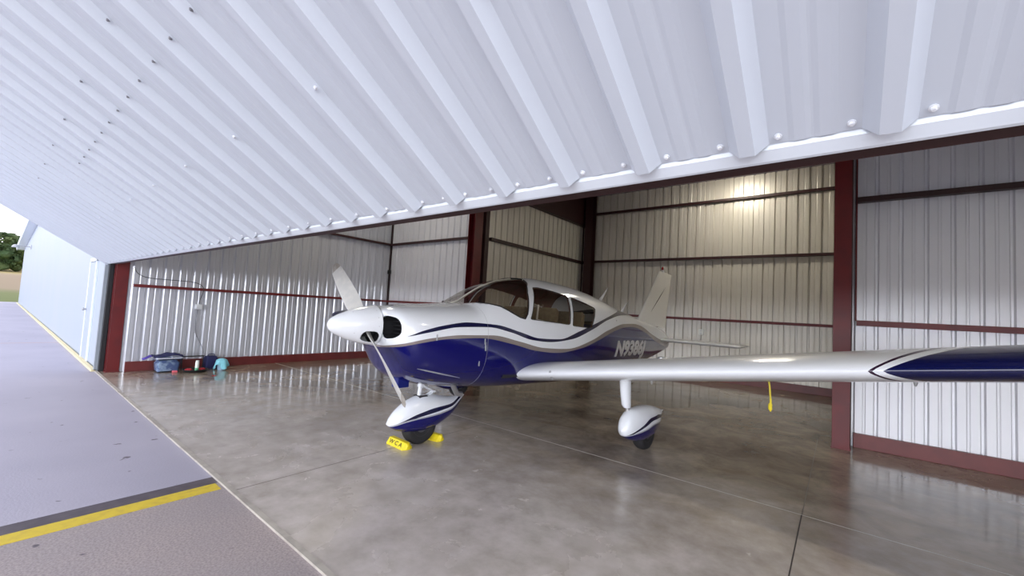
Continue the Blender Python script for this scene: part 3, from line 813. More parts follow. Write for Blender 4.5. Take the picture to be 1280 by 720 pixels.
# registration, wrapped onto the tail cone
def text_mesh(s, shear=0, offset=0):
    cu = bpy.data.curves.new('lettering', 'FONT'); cu.body = s; cu.shear = shear; cu.offset = offset; cu.resolution_u = 6; cu.space_character = 1.0
    o = bpy.data.objects.new('lettering', cu); COL.objects.link(o)
    dg = bpy.context.evaluated_depsgraph_get(); dg.update()
    me = bpy.data.meshes.new_from_object(o.evaluated_get(dg))
    bpy.data.objects.remove(o); bpy.data.curves.remove(cu)
    b3 = bmesh.new(); b3.from_mesh(me); bpy.data.meshes.remove(me)
    xs_ = [v.co.x for v in b3.verts]; ys_ = [v.co.y for v in b3.verts]
    x0_, x1_, y0_, y1_ = min(xs_), max(xs_), min(ys_), max(ys_)
    for v in b3.verts: v.co = Vector(((v.co.x - x0_) / (x1_ - x0_), (v.co.y - y0_) / (y1_ - y0_), 0))
    for k in range(1, 40):
        bmesh.ops.bisect_plane(b3, geom=b3.verts[:] + b3.edges[:] + b3.faces[:], plane_co=(k / 40, 0, 0), plane_no=(1, 0, 0))
    for k in range(1, 8):
        bmesh.ops.bisect_plane(b3, geom=b3.verts[:] + b3.edges[:] + b3.faces[:], plane_co=(0, k / 8, 0), plane_no=(0, 1, 0))
    return b3
for sgn in (1, -1):
    b3 = text_mesh('N9386J', .2, .05)
    for v in b3.verts:
        fx = v.co.x if sgn > 0 else 1 - v.co.x
        S_ = 160.5 + fx * 54.0; z_ = .715 + v.co.y * .325 - .03 * fx
        v.co = on_skin(S_, z_, sgn, .003)
    obj('registration_number', b3, mat('lettering_white', (.78, .78, .78), .35), plane)

# ---- spinner and propeller
b2 = bmesh.new()

prof = [(.004, -1.25), (.030, -.9), (.055, -.1), (.082, 1.5), (.108, 3.8), (.135, 6.5), (.156, 9.5), (.171, 12.2), (.180, 14.2), (.184, 14.9), (.184, 15.3), (.15, 15.35)]
lathe(b2, [(r_, s_ * I) for r_, s_ in [tuple(v) for v in [(p.x, p.y) for p in smooth_pts([(a, b_, 0) for a, b_ in prof[:9]], 4)]] + prof[9:]], (0, 0, 1.18), 'X', 64)
bmesh.ops.recalc_face_normals(b2, faces=b2.faces)
d1 = Vector((0, .742, .570)).normalized()        # one blade to the plane's right and up, local frame
# slots where the blades leave the spinner
for sg in (1, -1):
    d_ = d1 * sg; pr_ = Vector((0, -d_.z, d_.y))
    fs = []
    rotx = math.atan2(d_.z, d_.y)
    bmesh.ops.rotate(b2, cent=(0, 0, 1.18), matrix=Matrix.Rotation(-rotx, 3, 'X'), verts=b2.verts)
    # now the blade points along +y; slot in local (x, z)
    slot = chaikin([(8.6 * I, 1.18 - .055), (8.6 * I, 1.18 + .055), (14.5 * I, 1.18 + .07), (14.5 * I, 1.18 - .07)], 2)
    fs = cut_poly(b2, slot, (0, 2), lambda c: c.y > 0)
    bmesh.ops.delete(b2, geom=fs, context='FACES')
    bmesh.ops.rotate(b2, cent=(0, 0, 1.18), matrix=Matrix.Rotation(rotx, 3, 'X'), verts=b2.verts)
sp = obj('spinner', b2, M['white_paint'], plane, smooth=40)
mo = sp.modifiers.new('skin', 'SOLIDIFY'); mo.thickness = .003; mo.offset = -1
pscr = screw_mesh('spinner_screw', M['steel'])
for s_, na, off in ((13.9, 14, .0), (6.2, 4, .5)):
    for k in range(na):
        a = 2 * pi * k / na + off; r_ = interp(s_, [p[1] for p in prof], [p[0] for p in prof])
        p = Vector((s_ * I, r_ * cos(a), 1.18 + r_ * sin(a)))
        if s_ > 10 and abs(Vector((0, cos(a), sin(a))).dot(d1)) > .86: continue
        o = bpy.data.objects.new('screw', pscr); COL.objects.link(o); o.parent = sp
        o.matrix_local = Matrix.Translation(p) @ Vector((-.15, cos(a), sin(a))).to_track_quat('Z', 'Y').to_matrix().to_4x4() @ Matrix.Scale(.42, 4)
b2 = bmesh.new(); lathe(b2, [(.05, 8.2 * I), (.105, 8.6 * I), (.105, 14.6 * I), (.08, 15 * I)], (0, 0, 1.18), 'X', 32); obj('propeller_hub', b2, M['black'], plane, smooth=40)
b2 = bmesh.new(); lathe(b2, [(.165, 14.9 * I), (.165, 15.2 * I), (.09, 15.6 * I), (.09, 16.4 * I)], (0, 0, 1.18), 'X', 40); obj('spinner_backplate', b2, M['black'], plane, smooth=40)
BLX = [(.08, .040, .036, 62), (.14, .085, .030, 56), (.22, .135, .026, 46), (.32, .158, .021, 38), (.45, .160, .016, 33), (.60, .155, .013, 29), (.75, .142, .010, 26), (.86, .125, .008, 24), (.915, .095, .006, 16), (.948, .05, .004, 16)]
for sg in (1, -1):
    d_ = d1 * sg; ex = Vector((1, 0, 0)); tang = d_.cross(ex).normalized()
    b2 = bmesh.new(); rings = []
    tf = [(cos(2 * pi * k / 20), sin(2 * pi * k / 20)) for k in range(20)]
    for r_, ch, th, pit in BLX:
        p_ = radians(pit); cdir = (tang * cos(p_) + ex * sin(p_)); ndir = (ex * cos(p_) - tang * sin(p_))
        c0 = Vector((12.0 * I, 0, 1.18)) + d_ * r_
        cdir = (tang * cos(p_) - ex * sin(p_)); ndir = (ex * cos(p_) + tang * sin(p_))
        rings.append([c0 + cdir * (ch / 2 * x_) + ndir * (th / 2 * y_ * (1 if r_ < .12 else (.55 + .45 * x_ if True else 1))) for x_, y_ in tf])
    ring_loft(b2, rings)
    n0 = len(b2.faces)
    for f_ in b2.faces:
        if (f_.calc_center_median() - Vector((12 * I, 0, 1.18))).dot(d_) > .87: f_.material_index = 1
    obj('propeller_blade', b2, [M['prop_paint'], M['prop_tip']], plane, smooth=50)

# ---- wings
def naca(n=34, t=.132, camber=.016):
    xs_ = [.5 * (1 - cos(pi * k / n)) for k in range(n + 1)]
    up, lo_ = [], []
    for x_ in xs_:
        yt = 5 * t * (.2969 * sqrt(x_) - .1260 * x_ - .3516 * x_ ** 2 + .2843 * x_ ** 3 - .1036 * x_ ** 4)
        yc = camber * 4 * x_ * (1 - x_)
        up.append((x_, yc + yt)); lo_.append((x_, yc - yt))
    return up[::-1] + lo_[1:-1]
AF = naca()
CH = 63 * I; SLE = 74.4
def wing(side, slope, z0):
    b2 = bmesh.new(); rings = []
    ys_ = [.25 + k * .05 for k in range(84)] ; ys_ = [y for y in ys_ if y < 4.36] + [4.36, 4.42, 4.47, 4.51, 4.54, 4.56, 4.57]
    for y in ys_:
        q = max(0, (y - 4.36) / .215); q = min(q, .995); sc = sqrt(1 - q * q)
        inc = radians(3.4 - 2.6 * (y / 4.57))
        zle = z0 + slope * (y - .44)
        r = []
        for x_, z_ in AF:
            cx_ = .35 + (x_ - .35) * (.55 + .45 * sc) ; zz_ = z_ * (sc if q else 1)
            X_, Z_ = cx_ * CH, zz_ * CH + (.02 * q)
            r.append(Vector((SLE * I + X_ * cos(inc) + Z_ * sin(inc), -side * y, zle + Z_ * cos(inc) - X_ * sin(inc))))
        rings.append(r)
    ring_loft(b2, rings)
    o = obj('wing', b2, M['wing'], plane, smooth=50)
    def wa(a, co):
        s_ = max(0, co.x - SLE * I); y = abs(co.y)
        e0 = 3.395 + .30 * sqrt(s_ + .0002) + .25 * s_
        e1 = 3.465 + .42 * sqrt(s_ + .0002) + .30 * s_
        return {'line0': y - e0, 'line1': y - e0 - .022 - .03 * min(1, s_ * 3), 'tip': y - e1}[a]
    attrs_on(o.data, wa, ['line0', 'line1', 'tip'])
    return o
wl = wing(1, .149, .694)
wrt = wing(-1, .105, .69)
def wing_z(side, y, S_, below=True):
    slope, z0 = (.149, .694) if side > 0 else (.105, .69)
    x_ = (S_ - SLE) / 63; t_ = .132
    yt = 5 * t_ * (.2969 * sqrt(x_) - .1260 * x_ - .3516 * x_ ** 2 + .2843 * x_ ** 3 - .1036 * x_ ** 4)
    zc_ = .016 * 4 * x_ * (1 - x_); inc = radians(3.4 - 2.6 * (y / 4.57))
    return z0 + slope * (y - .44) + (zc_ + (-yt if below else yt)) * CH - x_ * CH * sin(inc)
# landing light/access cover on the leading edge, fuel cap, stall tab, tie-down ring, aileron and flap gap lines
b2 = bmesh.new()
lathe(b2, [(.001, .006), (.030, .005), (.042, 0), (.042, -.01)], (0, 0, 0), 'Z', 20)
p = Vector(((SLE + .9) * I, -.92, wing_z(1, .92, SLE + .9) + .012))
bmesh.ops.transform(b2, matrix=Matrix.Translation(p) @ Vector((-1, 0, -.55)).to_track_quat('Z', 'Y').to_matrix().to_4x4() @ Matrix.Diagonal((.55, 1.3, 1, 1)), verts=b2.verts)
obj('access_cover', b2, M['grey_fitting'], plane, smooth=50)
for y, S_ in ((2.32, 104), (3.62, 90), (3.0, 110), (1.9, 84)):
    b2 = bmesh.new(); z_ = wing_z(1, y, S_)
    lathe(b2, [(.012, .004), (.012, -.012), (.006, -.03)], (S_ * I, -y, z_), 'Z', 10); obj('fuel_drain', b2, M['steel'], plane, smooth=40)
b2 = bmesh.new(); lathe(b2, [(.038, -.004), (.038, .006), (.03, .010)], (92 * I, -1.9, wing_z(1, 1.9, 92, False)), 'Z', 20); obj('fuel_cap', b2, M['steel'], plane, smooth=40)
for y0_, y1_ in ((.62, 2.45), (2.5, 4.3)):
    b2 = bmesh.new()
    S_ = 124
    z_a, z_b = wing_z(1, y0_, S_, False), wing_z(1, y1_, S_, False)
    tube(b2, [(S_ * I, -y0_, z_a), (S_ * I, -y1_, z_b)], .002, 4)
    obj('flap_gap' if y0_ < 1 else 'aileron_gap', b2, M['black'], plane)
# tie-down ring and the yellow rope hanging from it
b2 = bmesh.new()
TY, TS = 2.72, 104
tz = wing_z(1, TY, TS)
tube(b2, [(TS * I + .018 * cos(a), -TY, tz - .018 + .018 * sin(a)) for a in [2 * pi * k / 16 for k in range(17)]], .004, 6)
obj('tie_down_ring', b2, M['steel'], plane)

# ---- tail
b2 = bmesh.new(); rings = []
def fin_pt(t_):       # LE, TE stations and z along the span
    return (218 + 37.5 * t_, 270.5 + 9.0 * t_, 1.22 + 1.09 * t_)
for k, t_ in enumerate([i / 20 for i in range(21)] + [1.012, 1.02]):
    le, te, z_ = fin_pt(t_); sc = 1 if t_ <= 1 else (.7 if t_ < 1.015 else .3)
    c_ = (te - le) * I; tk = .085 * (1 - .25 * t_) * sc
    rings.append([Vector((le * I + x_ * c_, zz_ * tk / .15 * c_ * 1.0, z_ + .03 * (1 - x_))) for x_, zz_ in naca(20, .15, 0)])
ring_loft(b2, rings)
def fin_material():
    m = mat('fin_paint', WHITE, .25, coat=.4); t = m.node_tree; b = t.nodes['Principled BSDF']; L = t.links
    tcn = t.nodes.new('ShaderNodeTexCoord'); s = t.nodes.new('ShaderNodeSeparateXYZ'); L.new(tcn.outputs['Object'], s.inputs[0])
    tot = None
    for (a0, z0, a1, z1, w0) in ((238.8, 1.50, 267.5, 2.05, .012), (234.3, 1.245, 256.7, 1.235, .008)):
        x0_, x1_ = a0 * I, a1 * I; k = (z1 - z0) / (x1_ - x0_)
        u = math_node(t, 'DIVIDE', math_node(t, 'SUBTRACT', s.outputs[0], x0_), x1_ - x0_)
        zl = math_node(t, 'ADD', math_node(t, 'MULTIPLY', math_node(t, 'SUBTRACT', s.outputs[0], x0_), k), z0)
        dist = math_node(t, 'ABSOLUTE', math_node(t, 'SUBTRACT', s.outputs[2], zl))
        wid = math_node(t, 'MULTIPLY', math_node(t, 'MULTIPLY', u, math_node(t, 'SUBTRACT', 1.0, u)), w0 * 4)
        q = math_node(t, 'LESS_THAN', dist, wid); tot = q if tot is None else math_node(t, 'MAXIMUM', tot, q)
    x = t.nodes.new('ShaderNodeMix'); x.data_type = 'RGBA'; L.new(tot, x.inputs[0])
    x.inputs[6].default_value = (.80, .79, .76, 1); x.inputs[7].default_value = (.012, .012, .02, 1); L.new(x.outputs[2], b.inputs['Base Color'])
    return m
M['fin'] = fin_material()
obj('tail_fin', b2, M['fin'], plane, smooth=50)
b2 = bmesh.new()
for sgn in (1, -1):
    tube(b2, [((256 + 10 * t_) * I, sgn * (.030 - .012 * t_), 1.22 + 1.05 * t_) for t_ in (0, .5, 1)], .002, 4)
obj('rudder_gap', b2, M['grey_fitting'], plane)
bc = None
b2 = bmesh.new(); lathe(b2, [(.035, 0), (.035, .02), (.026, .05), (.022, .055)], (262 * I, 0, 2.335), 'Z', 16); bc = obj('beacon', b2, M['white_paint'], plane, smooth=40)
b2 = bmesh.new(); lathe(b2, [(.021, .055), (.023, .075), (.019, .11), (.008, .125)], (262 * I, 0, 2.335), 'Z', 16); obj('beacon_lens', b2, M['beacon_red'], bc, smooth=60)
for side in (1, -1):
    b2 = bmesh.new(); rings = []
    for y in [.03 + k * .1 for k in range(14)] + [1.40, 1.46, 1.50, 1.53, 1.545]:
        q = min(max(0, (y - 1.40) / .148), .995); sc = sqrt(1 - q * q); c_ = .76 * (.72 + .28 * sc)
        rings.append([Vector((250 * I + .76 * .25 + (x_ - .25) * c_, -side * y, .985 + zz_ * .76 * (sc if q else 1))) for x_, zz_ in naca(20, .10, 0)])
    ring_loft(b2, rings); obj('stabilator', b2, M['white_paint'], plane, smooth=50)
b2 = bmesh.new()
tube(b2, [(250 * I + .018 * cos(a), 0, .655 + .018 * sin(a)) for a in [2 * pi * k / 16 for k in range(17)]], .005, 6)
obj('tail_tie_down_ring', b2, M['steel'], plane)

# ---- landing gear
def fairing(tab, stripes, y, label=None):
    """tab rows: S, top, bottom, half width"""
    xs_ = [r_[0] for r_ in tab]; b2 = bmesh.new(); rings = []
    n = 46
    for k in range(n + 1):
        S_ = xs_[0] + (xs_[-1] - xs_[0]) * (.5 - .5 * cos(pi * k / n))
        zt, zb, w = (cubic(S_, xs_, [r_[i] for r_ in tab]) for i in (1, 2, 3))
        zc = zb + (zt - zb) * .5
        rings.append([V(S_, y + w * math.copysign(abs(cos(a)) ** .85, cos(a)), zc + (zt - zb) / 2 * math.copysign(abs(sin(a)) ** .85, sin(a))) for a in [2 * pi * j / 40 for j in range(40)]])
    ring_loft(b2, rings)
    # wheel opening underneath
    o = obj('wheel_fairing', b2, M['fairing'], plane, smooth=60)
    def fa(a, co): 
        key = {'nt': 'nt', 'nb': 'nb', 'bt': 'bt', 'gt': 'bt'}[a]
        c = stripes[key]; v = co.z - cubic(co.x / I, [p[0] for p in c], [p[1] for p in c])
        return v - .014 if a == 'gt' else v
    attrs_on(o.data, fa, ['nt', 'nb', 'bt', 'gt'])
    return o
def wheel(S_, y, r, w):
    b2 = bmesh.new()
    prof = [(r * .55, -w * .42), (r * .74, -w * .5), (r * .92, -w * .44), (r, -w * .22), (r, w * .22), (r * .92, w * .44), (r * .74, w * .5), (r * .55, w * .42)]
    lathe(b2, prof, (S_ * I, -y, r), 'Y', 40); t_ = obj('tire', b2, M['rubber'], plane, smooth=50)
    b2 = bmesh.new(); lathe(b2, [(.02, -w * .46), (r * .3, -w * .44), (r * .52, -w * .36), (r * .56, -w * .43), (r * .56, w * .43), (r * .52, w * .36), (r * .3, w * .44), (.02, w * .46)], (S_ * I, -y, r), 'Y', 28)
    obj('wheel_hub', b2, M['hub_dark'], t_, smooth=40)
NT = [(a_ + 2.6, b_, c_, d_) for a_, b_, c_, d_ in [(21.0, .25, .24, .006), (22.5, .30, .205, .05), (25.5, .375, .165, .085), (30, .445, .135, .11), (36, .485, .125, .12), (41, .475, .14, .115), (46, .445, .18, .095), (51, .425, .245, .065), (55, .423, .335, .03), (58, .428, .42, .004)]]
fairing(NT, {k_: [(a_ + 2.6, b_) for a_, b_ in v_] for k_, v_ in dict(nt=[(21, .22), (24.1, .25), (32.1, .325), (41, .362), (48, .366), (54.9, .42), (58, .45)], nb=[(21, .225), (24.7, .243), (32.8, .292), (43.1, .322), (49.3, .338), (55.6, .405), (58, .43)],
             bt=[(21, .20), (22.2, .22), (30.4, .268), (40.5, .284), (48.7, .305), (57.2, .405)]).items()}, 0)
wheel(38.2, 0, .185, .13)
MT = [(89.0, .275, .26, .006), (90.3, .335, .215, .05), (93, .41, .175, .085), (98, .458, .135, .11), (104, .465, .11, .12), (110, .455, .12, .115), (116, .425, .155, .09), (121, .39, .215, .055), (125, .36, .30, .02), (127.5, .348, .335, .004)]
MS = dict(nt=[(89, .20), (91.9, .24), (98.9, .303), (105.8, .358), (113.3, .360), (120.8, .333), (126.3, .346)], nb=[(89, .20), (93, .235), (100.1, .281), (108.4, .322), (114.8, .318), (123, .288), (127, .33)],
          bt=[(89, .19), (91.4, .215), (101.4, .246), (109.8, .275), (123.1, .245), (127, .26)])
for side in (1, -1):
    fairing(MT, MS, side * 1.55)
    wheel(108.5, side * 1.55, .175, .12)
    zt_ = wing_z(side, 1.5, 95) + .03
    b2 = bmesh.new()
    rg = []
    for z_, hx, hy, cx_, cy_ in ((zt_, .075, .055, 94.3, 1.50), (.62, .066, .05, 94.8, 1.505), (.50, .058, .045, 95.3, 1.51), (.47, .045, .038, 95.5, 1.515)):
        rg.append([V(cx_, side * cy_, z_) + Vector((hx * cos(a), hy * sin(a), 0)) for a in [2 * pi * k / 24 for k in range(24)]])
    ring_loft(b2, rg); obj('gear_leg_fairing', b2, M['white_paint'], plane, smooth=60)
    b2 = bmesh.new(); tube(b2, [V(95.6, side * 1.515, .50), V(96.0, side * 1.52, .40)], .024, 12); obj('oleo_strut', b2, M['chrome'], plane, smooth=60)
# nose gear leg, torque link, steering rods
b2 = bmesh.new(); tube(b2, [V(38.0, 0, .66), V(37.7, 0, .565), V(37.6, 0, .56)], [.034, .034, .03], 16); tube(b2, [V(37.6, 0, .57), V(37.2, 0, .44)], .021, 14)
obj('nose_strut', b2, M['white_paint'], plane, smooth=50)
b2 = bmesh.new()
for yy in (-.03, .03):
    tube(b2, [V(38.5, yy, .575), V(44.0, yy * .4, .505)], .009, 8); tube(b2, [V(44.0, yy * .4, .505), V(39.0, yy, .445)], .010, 8)
tube(b2, [V(44, -.03, .505), V(44, .03, .505)], .011, 8); obj('torque_link', b2, M['white_paint'], plane, smooth=50)
b2 = bmesh.new(); box(b2, 36.2 * I, 40 * I, -.055, .055, .462, .482, .004); obj('fork_plate', b2, M['panel_black'], plane)
b2 = bmesh.new(); tube(b2, [V(40, .05, .60), V(50, .10, .565)], .012, 8); tube(b2, [V(50, .10, .565), V(52.5, .10, .59)], .02, 8); obj('steering_rod', b2, M['white_paint'], plane, smooth=50)

# ================================================================== small things
PM = Matrix.Translation((-3.412, 1.823, 0)) @ Matrix.Rotation(1.486412, 4, 'Z')
# yellow rope hanging from the wing's tie-down ring
tp = PM @ Vector((TS * I, -TY, tz - .03))
t = empty('tie_down_rope', (tp.x, tp.y, tp.z - .2), label='short yellow rope hanging from the tie-down ring under the left wing', cat='rope')
b2 = bmesh.new(); tube(b2, smooth_pts([(0, 0, .190), (.006, .002, .15), (.010, 0, .10), (.014, .004, .04)], 4), .007, 8); obj('cord', b2, M['rope_yellow'], t, smooth=60)
b2 = bmesh.new(); tube(b2, smooth_pts([(.014, .004, .05), (.016, 0, .02), (.012, .004, -.02), (.016, .004, -.06)], 4), [.008] * 6 + [.015] * 5 + [.006] * 2, 8); obj('knot', b2, M['yellow'], t, smooth=60)

# wheel chocks
def chock(loc, rz, label, text=None):
    t = empty('wheel_chock', loc, rz, label=label, cat='wheel chock', group='yellow chocks at the nose wheel')
    b2 = bmesh.new(); L_ = .135
    prof = [(-.058, 0), (.058, 0), (.058, .012), (.022, .066), (-.022, .066), (-.058, .012)]
    rings = [[(x_, a, b_) for a, b_ in [(p[0] * s_, p[1] * (.55 + .45 * s_)) for p in prof]] for x_, s_ in ((-L_ - .02, .35), (-L_, 1), (L_, 1), (L_ + .02, .35))]
    ring_loft(b2, rings); bmesh.ops.bevel(b2, geom=b2.edges[:], offset=.003, segments=1, affect='EDGES')
    obj('block', b2, M['yellow'], t)
    if text:
        b3 = text_mesh(text, 0, .02); n_ = Vector((0, -.054, .036)).normalized()
        for v in b3.verts:
            x_ = -L_ * .80 + v.co.x * L_ * 1.6; s_ = .18 + v.co.y * .62
            v.co = Vector((x_, -.058 + .036 * s_, .012 + .054 * s_)) + Vector((0, -.054, .036)).normalized() * .0012
        obj('lettering', b3, M['ink'], t)
CW = PM @ Vector((28.5 * I, 0, 0)); CA = PM @ Vector((45.5 * I, 0, 0))
chock((-3.38, 2.60, 0), radians(-3), 'yellow wheel chock lettered in black in front of the nose wheel', 'W C A')
chock((-3.365, 2.985, 0), radians(8), 'plain yellow wheel chock behind the nose wheel')

# storage bin with cloth on top
t = empty('storage_bin', (-9.15, 1.985, 0), radians(4), label='clear plastic storage bin of supplies standing by the left wall', cat='bin')
b2 = bmesh.new()
def rrect(hx, hy, z_, r_=.03, n=5):
    o = []
    for cx_, cy_, a0 in ((hx - r_, hy - r_, 0), (-hx + r_, hy - r_, 90), (-hx + r_, -hy + r_, 180), (hx - r_, -hy + r_, 270)):
        for k in range(n + 1): a = radians(a0 + 90 * k / n); o.append((cx_ + r_ * cos(a), cy_ + r_ * sin(a), z_))
    return o
ring_loft(b2, [rrect(.125, .155, .004), rrect(.14, .175, .235)], cap1=False)
o = obj('tub', b2, M['bin_plastic'], t, smooth=40)
b2 = bmesh.new(); ring_loft(b2, [rrect(.140, .175, .235), rrect(.150, .185, .233), rrect(.150, .185, .247), rrect(.140, .175, .247), rrect(.140, .175, .235)], cap0=False, cap1=False); obj('rim', b2, mat('rim_white', (.70, .72, .82), .4), t, smooth=40)
b2 = bmesh.new(); ring_loft(b2, [rrect(.11, .14, .02), rrect(.120, .152, .15), rrect(.09, .12, .20)])
for v in b2.verts: v.co.z += .012 * sin(v.co.x * 60) * cos(v.co.y * 50)
obj('contents', b2, M['bin_contents'], t, smooth=30)
def cloth(name, loc, fn, nx, ny, m, label, cat, thick=.006, **k):
    b2 = bmesh.new(); g = [[b2.verts.new(fn(i / nx, j / ny)) for j in range(ny + 1)] for i in range(nx + 1)]
    for i in range(nx):
        for j in range(ny): b2.faces.new((g[i][j], g[i + 1][j], g[i + 1][j + 1], g[i][j + 1]))
    o = obj(name, b2, m, smooth=60, loc=loc, label=label, cat=cat, **k)
    s = o.modifiers.new('thick', 'SOLIDIFY'); s.thickness = thick; s.offset = 1
    return o
def navy_fn(u_, v_):
    x_, y_ = (u_ - .5) * .33, (v_ - .5) * .40
    ex_ = max(0, abs(x_) - .15); ey_ = max(0, abs(y_) - .185)
    z_ = .222 + .03 * math.exp(-((y_ - .05) / .1) ** 2) + .012 * sin(x_ * 37) * cos(y_ * 29) - .9 * (ex_ + ey_)
    return (x_, y_, z_)
cloth('folded_cloth', (-9.15, 1.985, .052), navy_fn, 28, 30, M['navy_cloth'], 'dark navy cloth heaped over the top of the clear storage bin', 'cloth')
def purp_fn(u_, v_):
    x_, y_ = (u_ - .5) * .16, (v_ - .5) * .11
    return (x_ + .02 * sin(v_ * 5), y_, .03 * (1 - v_) * 0 + .05 * v_ + .012 * sin(u_ * 9))
cloth('cleaning_cloth', (-9.12, 1.708, .225), purp_fn, 14, 14, M['purple_cloth'], 'purple cloth corner hanging off the left end of the storage bin', 'cloth')
b2 = bmesh.new(); box(b2, -.03, .03, -.035, .035, 0, .035, .012)
obj('sponge', b2, M['pink'], loc=(-8.955, 2.06, 0), label='small pinkish red sponge on the floor before the storage bin', cat='sponge')
def gfn(u_, v_): return ((u_ - .5) * .02 + .0, (v_ - .5) * .10, .04 + .14 * (1 - u_) - .03 * abs(v_ - .5))
t = empty('drain_pan', (-8.93, 2.34, 0), label='round black pan on the floor between the bin and the navy bag', cat='pan')
b2 = bmesh.new(); lathe(b2, [(.135, .002), (.165, .006), (.185, .04), (.190, .042), (.190, .047), (.180, .046), (.160, .012), (.02, .010)], seg=40)
obj('pan', b2, M['black'], t, smooth=40)
def rag(loc, rx, ry, label, seed):
    rnd = random.Random(seed); ph_ = [rnd.random() * 6 for _ in range(4)]
    def fn(u_, v_):
        a = 2 * pi * u_; r_ = v_
        return (rx * r_ * cos(a) * (1 + .15 * sin(3 * a + ph_[0])), ry * r_ * sin(a) * (1 + .12 * sin(4 * a + ph_[1])), .03 * (1 - r_ ** 2) + .012 * sin(5 * a + ph_[2]) * r_ + .010)
    cloth('shop_rag', loc, fn, 28, 8, M['red_rag'], label, 'rag', .004, group='red rags in the black pan')
rag((-8.95, 2.25, .014), .05, .06, 'crumpled red rag in the black pan left of the spray can', 1)
rag((-8.93, 2.44, .016), .045, .055, 'crumpled red rag in the black pan right of the spray can', 2)
t = empty('spray_can', (-8.86, 2.345, .012), label='white and green spray can standing in the black pan', cat='spray can')
b2 = bmesh.new(); lathe(b2, [(.026, 0), (.028, .004), (.028, .062)], seg=24); obj('lower_body', b2, M['can_green'], t, smooth=40, label='green lower band')
b2 = bmesh.new(); lathe(b2, [(.028, .062), (.028, .150), (.024, .162), (.016, .166)], seg=24); obj('upper_body', b2, M['can_white'], t, smooth=40)
b2 = bmesh.new(); lathe(b2, [(.024, .160), (.024, .182), (.020, .188)], seg=24); obj('cap', b2, M['can_white'], t, smooth=40)
t = empty('wire_rack', (-9.14, 2.31, 0), label='low black wire rack against the wall behind the black pan', cat='rack')
b2 = bmesh.new()
for y in (-.12, .19): tube(b2, [(.0, y, 0), (0, y, .24)], .008, 8); obj('upright', b2, M['black'], t, smooth=60); b2 = bmesh.new()
tube(b2, [(0, -.13, .245), (0, .205, .245)], .010, 8); obj('rail', b2, M['black'], t, smooth=60)
b2 = bmesh.new(); tube(b2, [(0, -.12, .03), (0, .19, .03)], .006, 8); obj('rail', b2, M['black'], t, smooth=60)
b2 = bmesh.new(); tube(b2, [(.02, .12, .0), (.02, .12, .17)], .013, 10); obj('post', b2, M['steel'], t, smooth=60)
# navy bag
t = empty('tool_bag', (-9.22, 2.64, 0), radians(5), label='small dark navy bag standing on the floor beside the wall', cat='bag')
b2 = bmesh.new(); ring_loft(b2, [rrect(.10, .09, .0), rrect(.11, .10, .05), rrect(.10, .095, .17), rrect(.07, .08, .225), rrect(.03, .05, .235)]); obj('body', b2, M['navy_cloth'], t, smooth=50)
b2 = bmesh.new(); tube(b2, smooth_pts([(0, -.06, .22), (.02, -.04, .262), (.02, .04, .262), (0, .06, .22)], 5), .007, 8); obj('handle', b2, M['navy_cloth'], t, smooth=60)
# cyan towel draped over a small bucket
t = empty('bucket', (-8.95, 2.74, 0), label='small pale bucket hidden under the light blue towel', cat='bucket')
b2 = bmesh.new(); lathe(b2, [(.055, 0), (.07, .14), (.075, .145)], seg=24); obj('pail', b2, mat('pail', (.30, .48, .62), .5), t, smooth=40)
def cy_fn(u_, v_):
    a = 2 * pi * u_; r_ = v_
    R_ = .075 * min(1, r_ * 2) + .022 * max(0, r_ - .5) * (2 + 1.6 * sin(5 * a)); drop = max(0, r_ - .5) * 2
    return (R_ * cos(a), R_ * sin(a) * 1.1, .205 - .03 * (r_ * 2) ** 2 * (r_ < .5) - .03 * (r_ >= .5) - drop * (.12 + .045 * sin(3 * a + 1)) + .008 * sin(7 * a) * r_)
cloth('towel', (-8.95, 2.74, 0), cy_fn, 60, 18, M['cyan_cloth'], 'light blue towel draped in folds over the small bucket', 'towel', .004)
def scrap_fn(u_, v_): return ((u_ - .5) * .03, (v_ - .5) * .06, .006 + .004 * sin(u_ * 6))
cloth('cloth_scrap', (-8.3, 2.45, 0), scrap_fn, 6, 8, M['red_rag'], 'tiny dark red scrap lying alone on the floor', 'scrap', .002)

# wiring on the left wall
t = empty('electrical_outlet', (XL + .02, 2.42, 1.13), label='pale grey outlet box on the left wall under the lower girt', cat='outlet')
b2 = bmesh.new(); box(b2, -.015, .04, -.05, .05, -.045, .045, .006); obj('box', b2, M['box_grey'], t)
b2 = bmesh.new(); box(b2, .04, .062, -.045, .03, -.03, .04, .005); obj('cover', b2, M['box_grey'], t)
b2 = bmesh.new()
tube(b2, smooth_pts([(XL + .06, 1.47, 1.76), (XL + .06, 1.52, 1.66), (XL + .07, 1.66, 1.60), (XL + .07, 1.93, 1.59), (XL + .08, 2.22, 1.585), (XL + .10, 2.36, 1.56), (XL + .11, 2.44, 1.50), (XL + .10, 2.45, 1.40), (XL + .03, 2.43, 1.26), (XL + .03, 2.42, 1.18)], 6), .006, 6)
obj('power_cable', b2, M['black'], smooth=60, label='thin black cable looping from the left jamb down to the outlet box', cat='cable')
b2 = bmesh.new()
tube(b2, smooth_pts([(XL + .03, 2.41, 1.08), (XL + .03, 2.40, .9), (XL + .03, 2.41, .66), (XL + .05, 2.47, .50), (XL + .08, 2.53, .36), (XL + .10, 2.54, .27)], 6), .008, 6)
obj('conduit', b2, mat('cord_grey', (.16, .16, .18), .5), smooth=60, label='grey cord running down the left wall from the outlet box', cat='cable')
b2 = bmesh.new(); box(b2, XL + .02, XL + .10, YB - .09, YB - .03, 2.18, 2.28, .006)
obj('junction_box', b2, M['black'], label='small black box in the corner high on the left wing wall', cat='box')
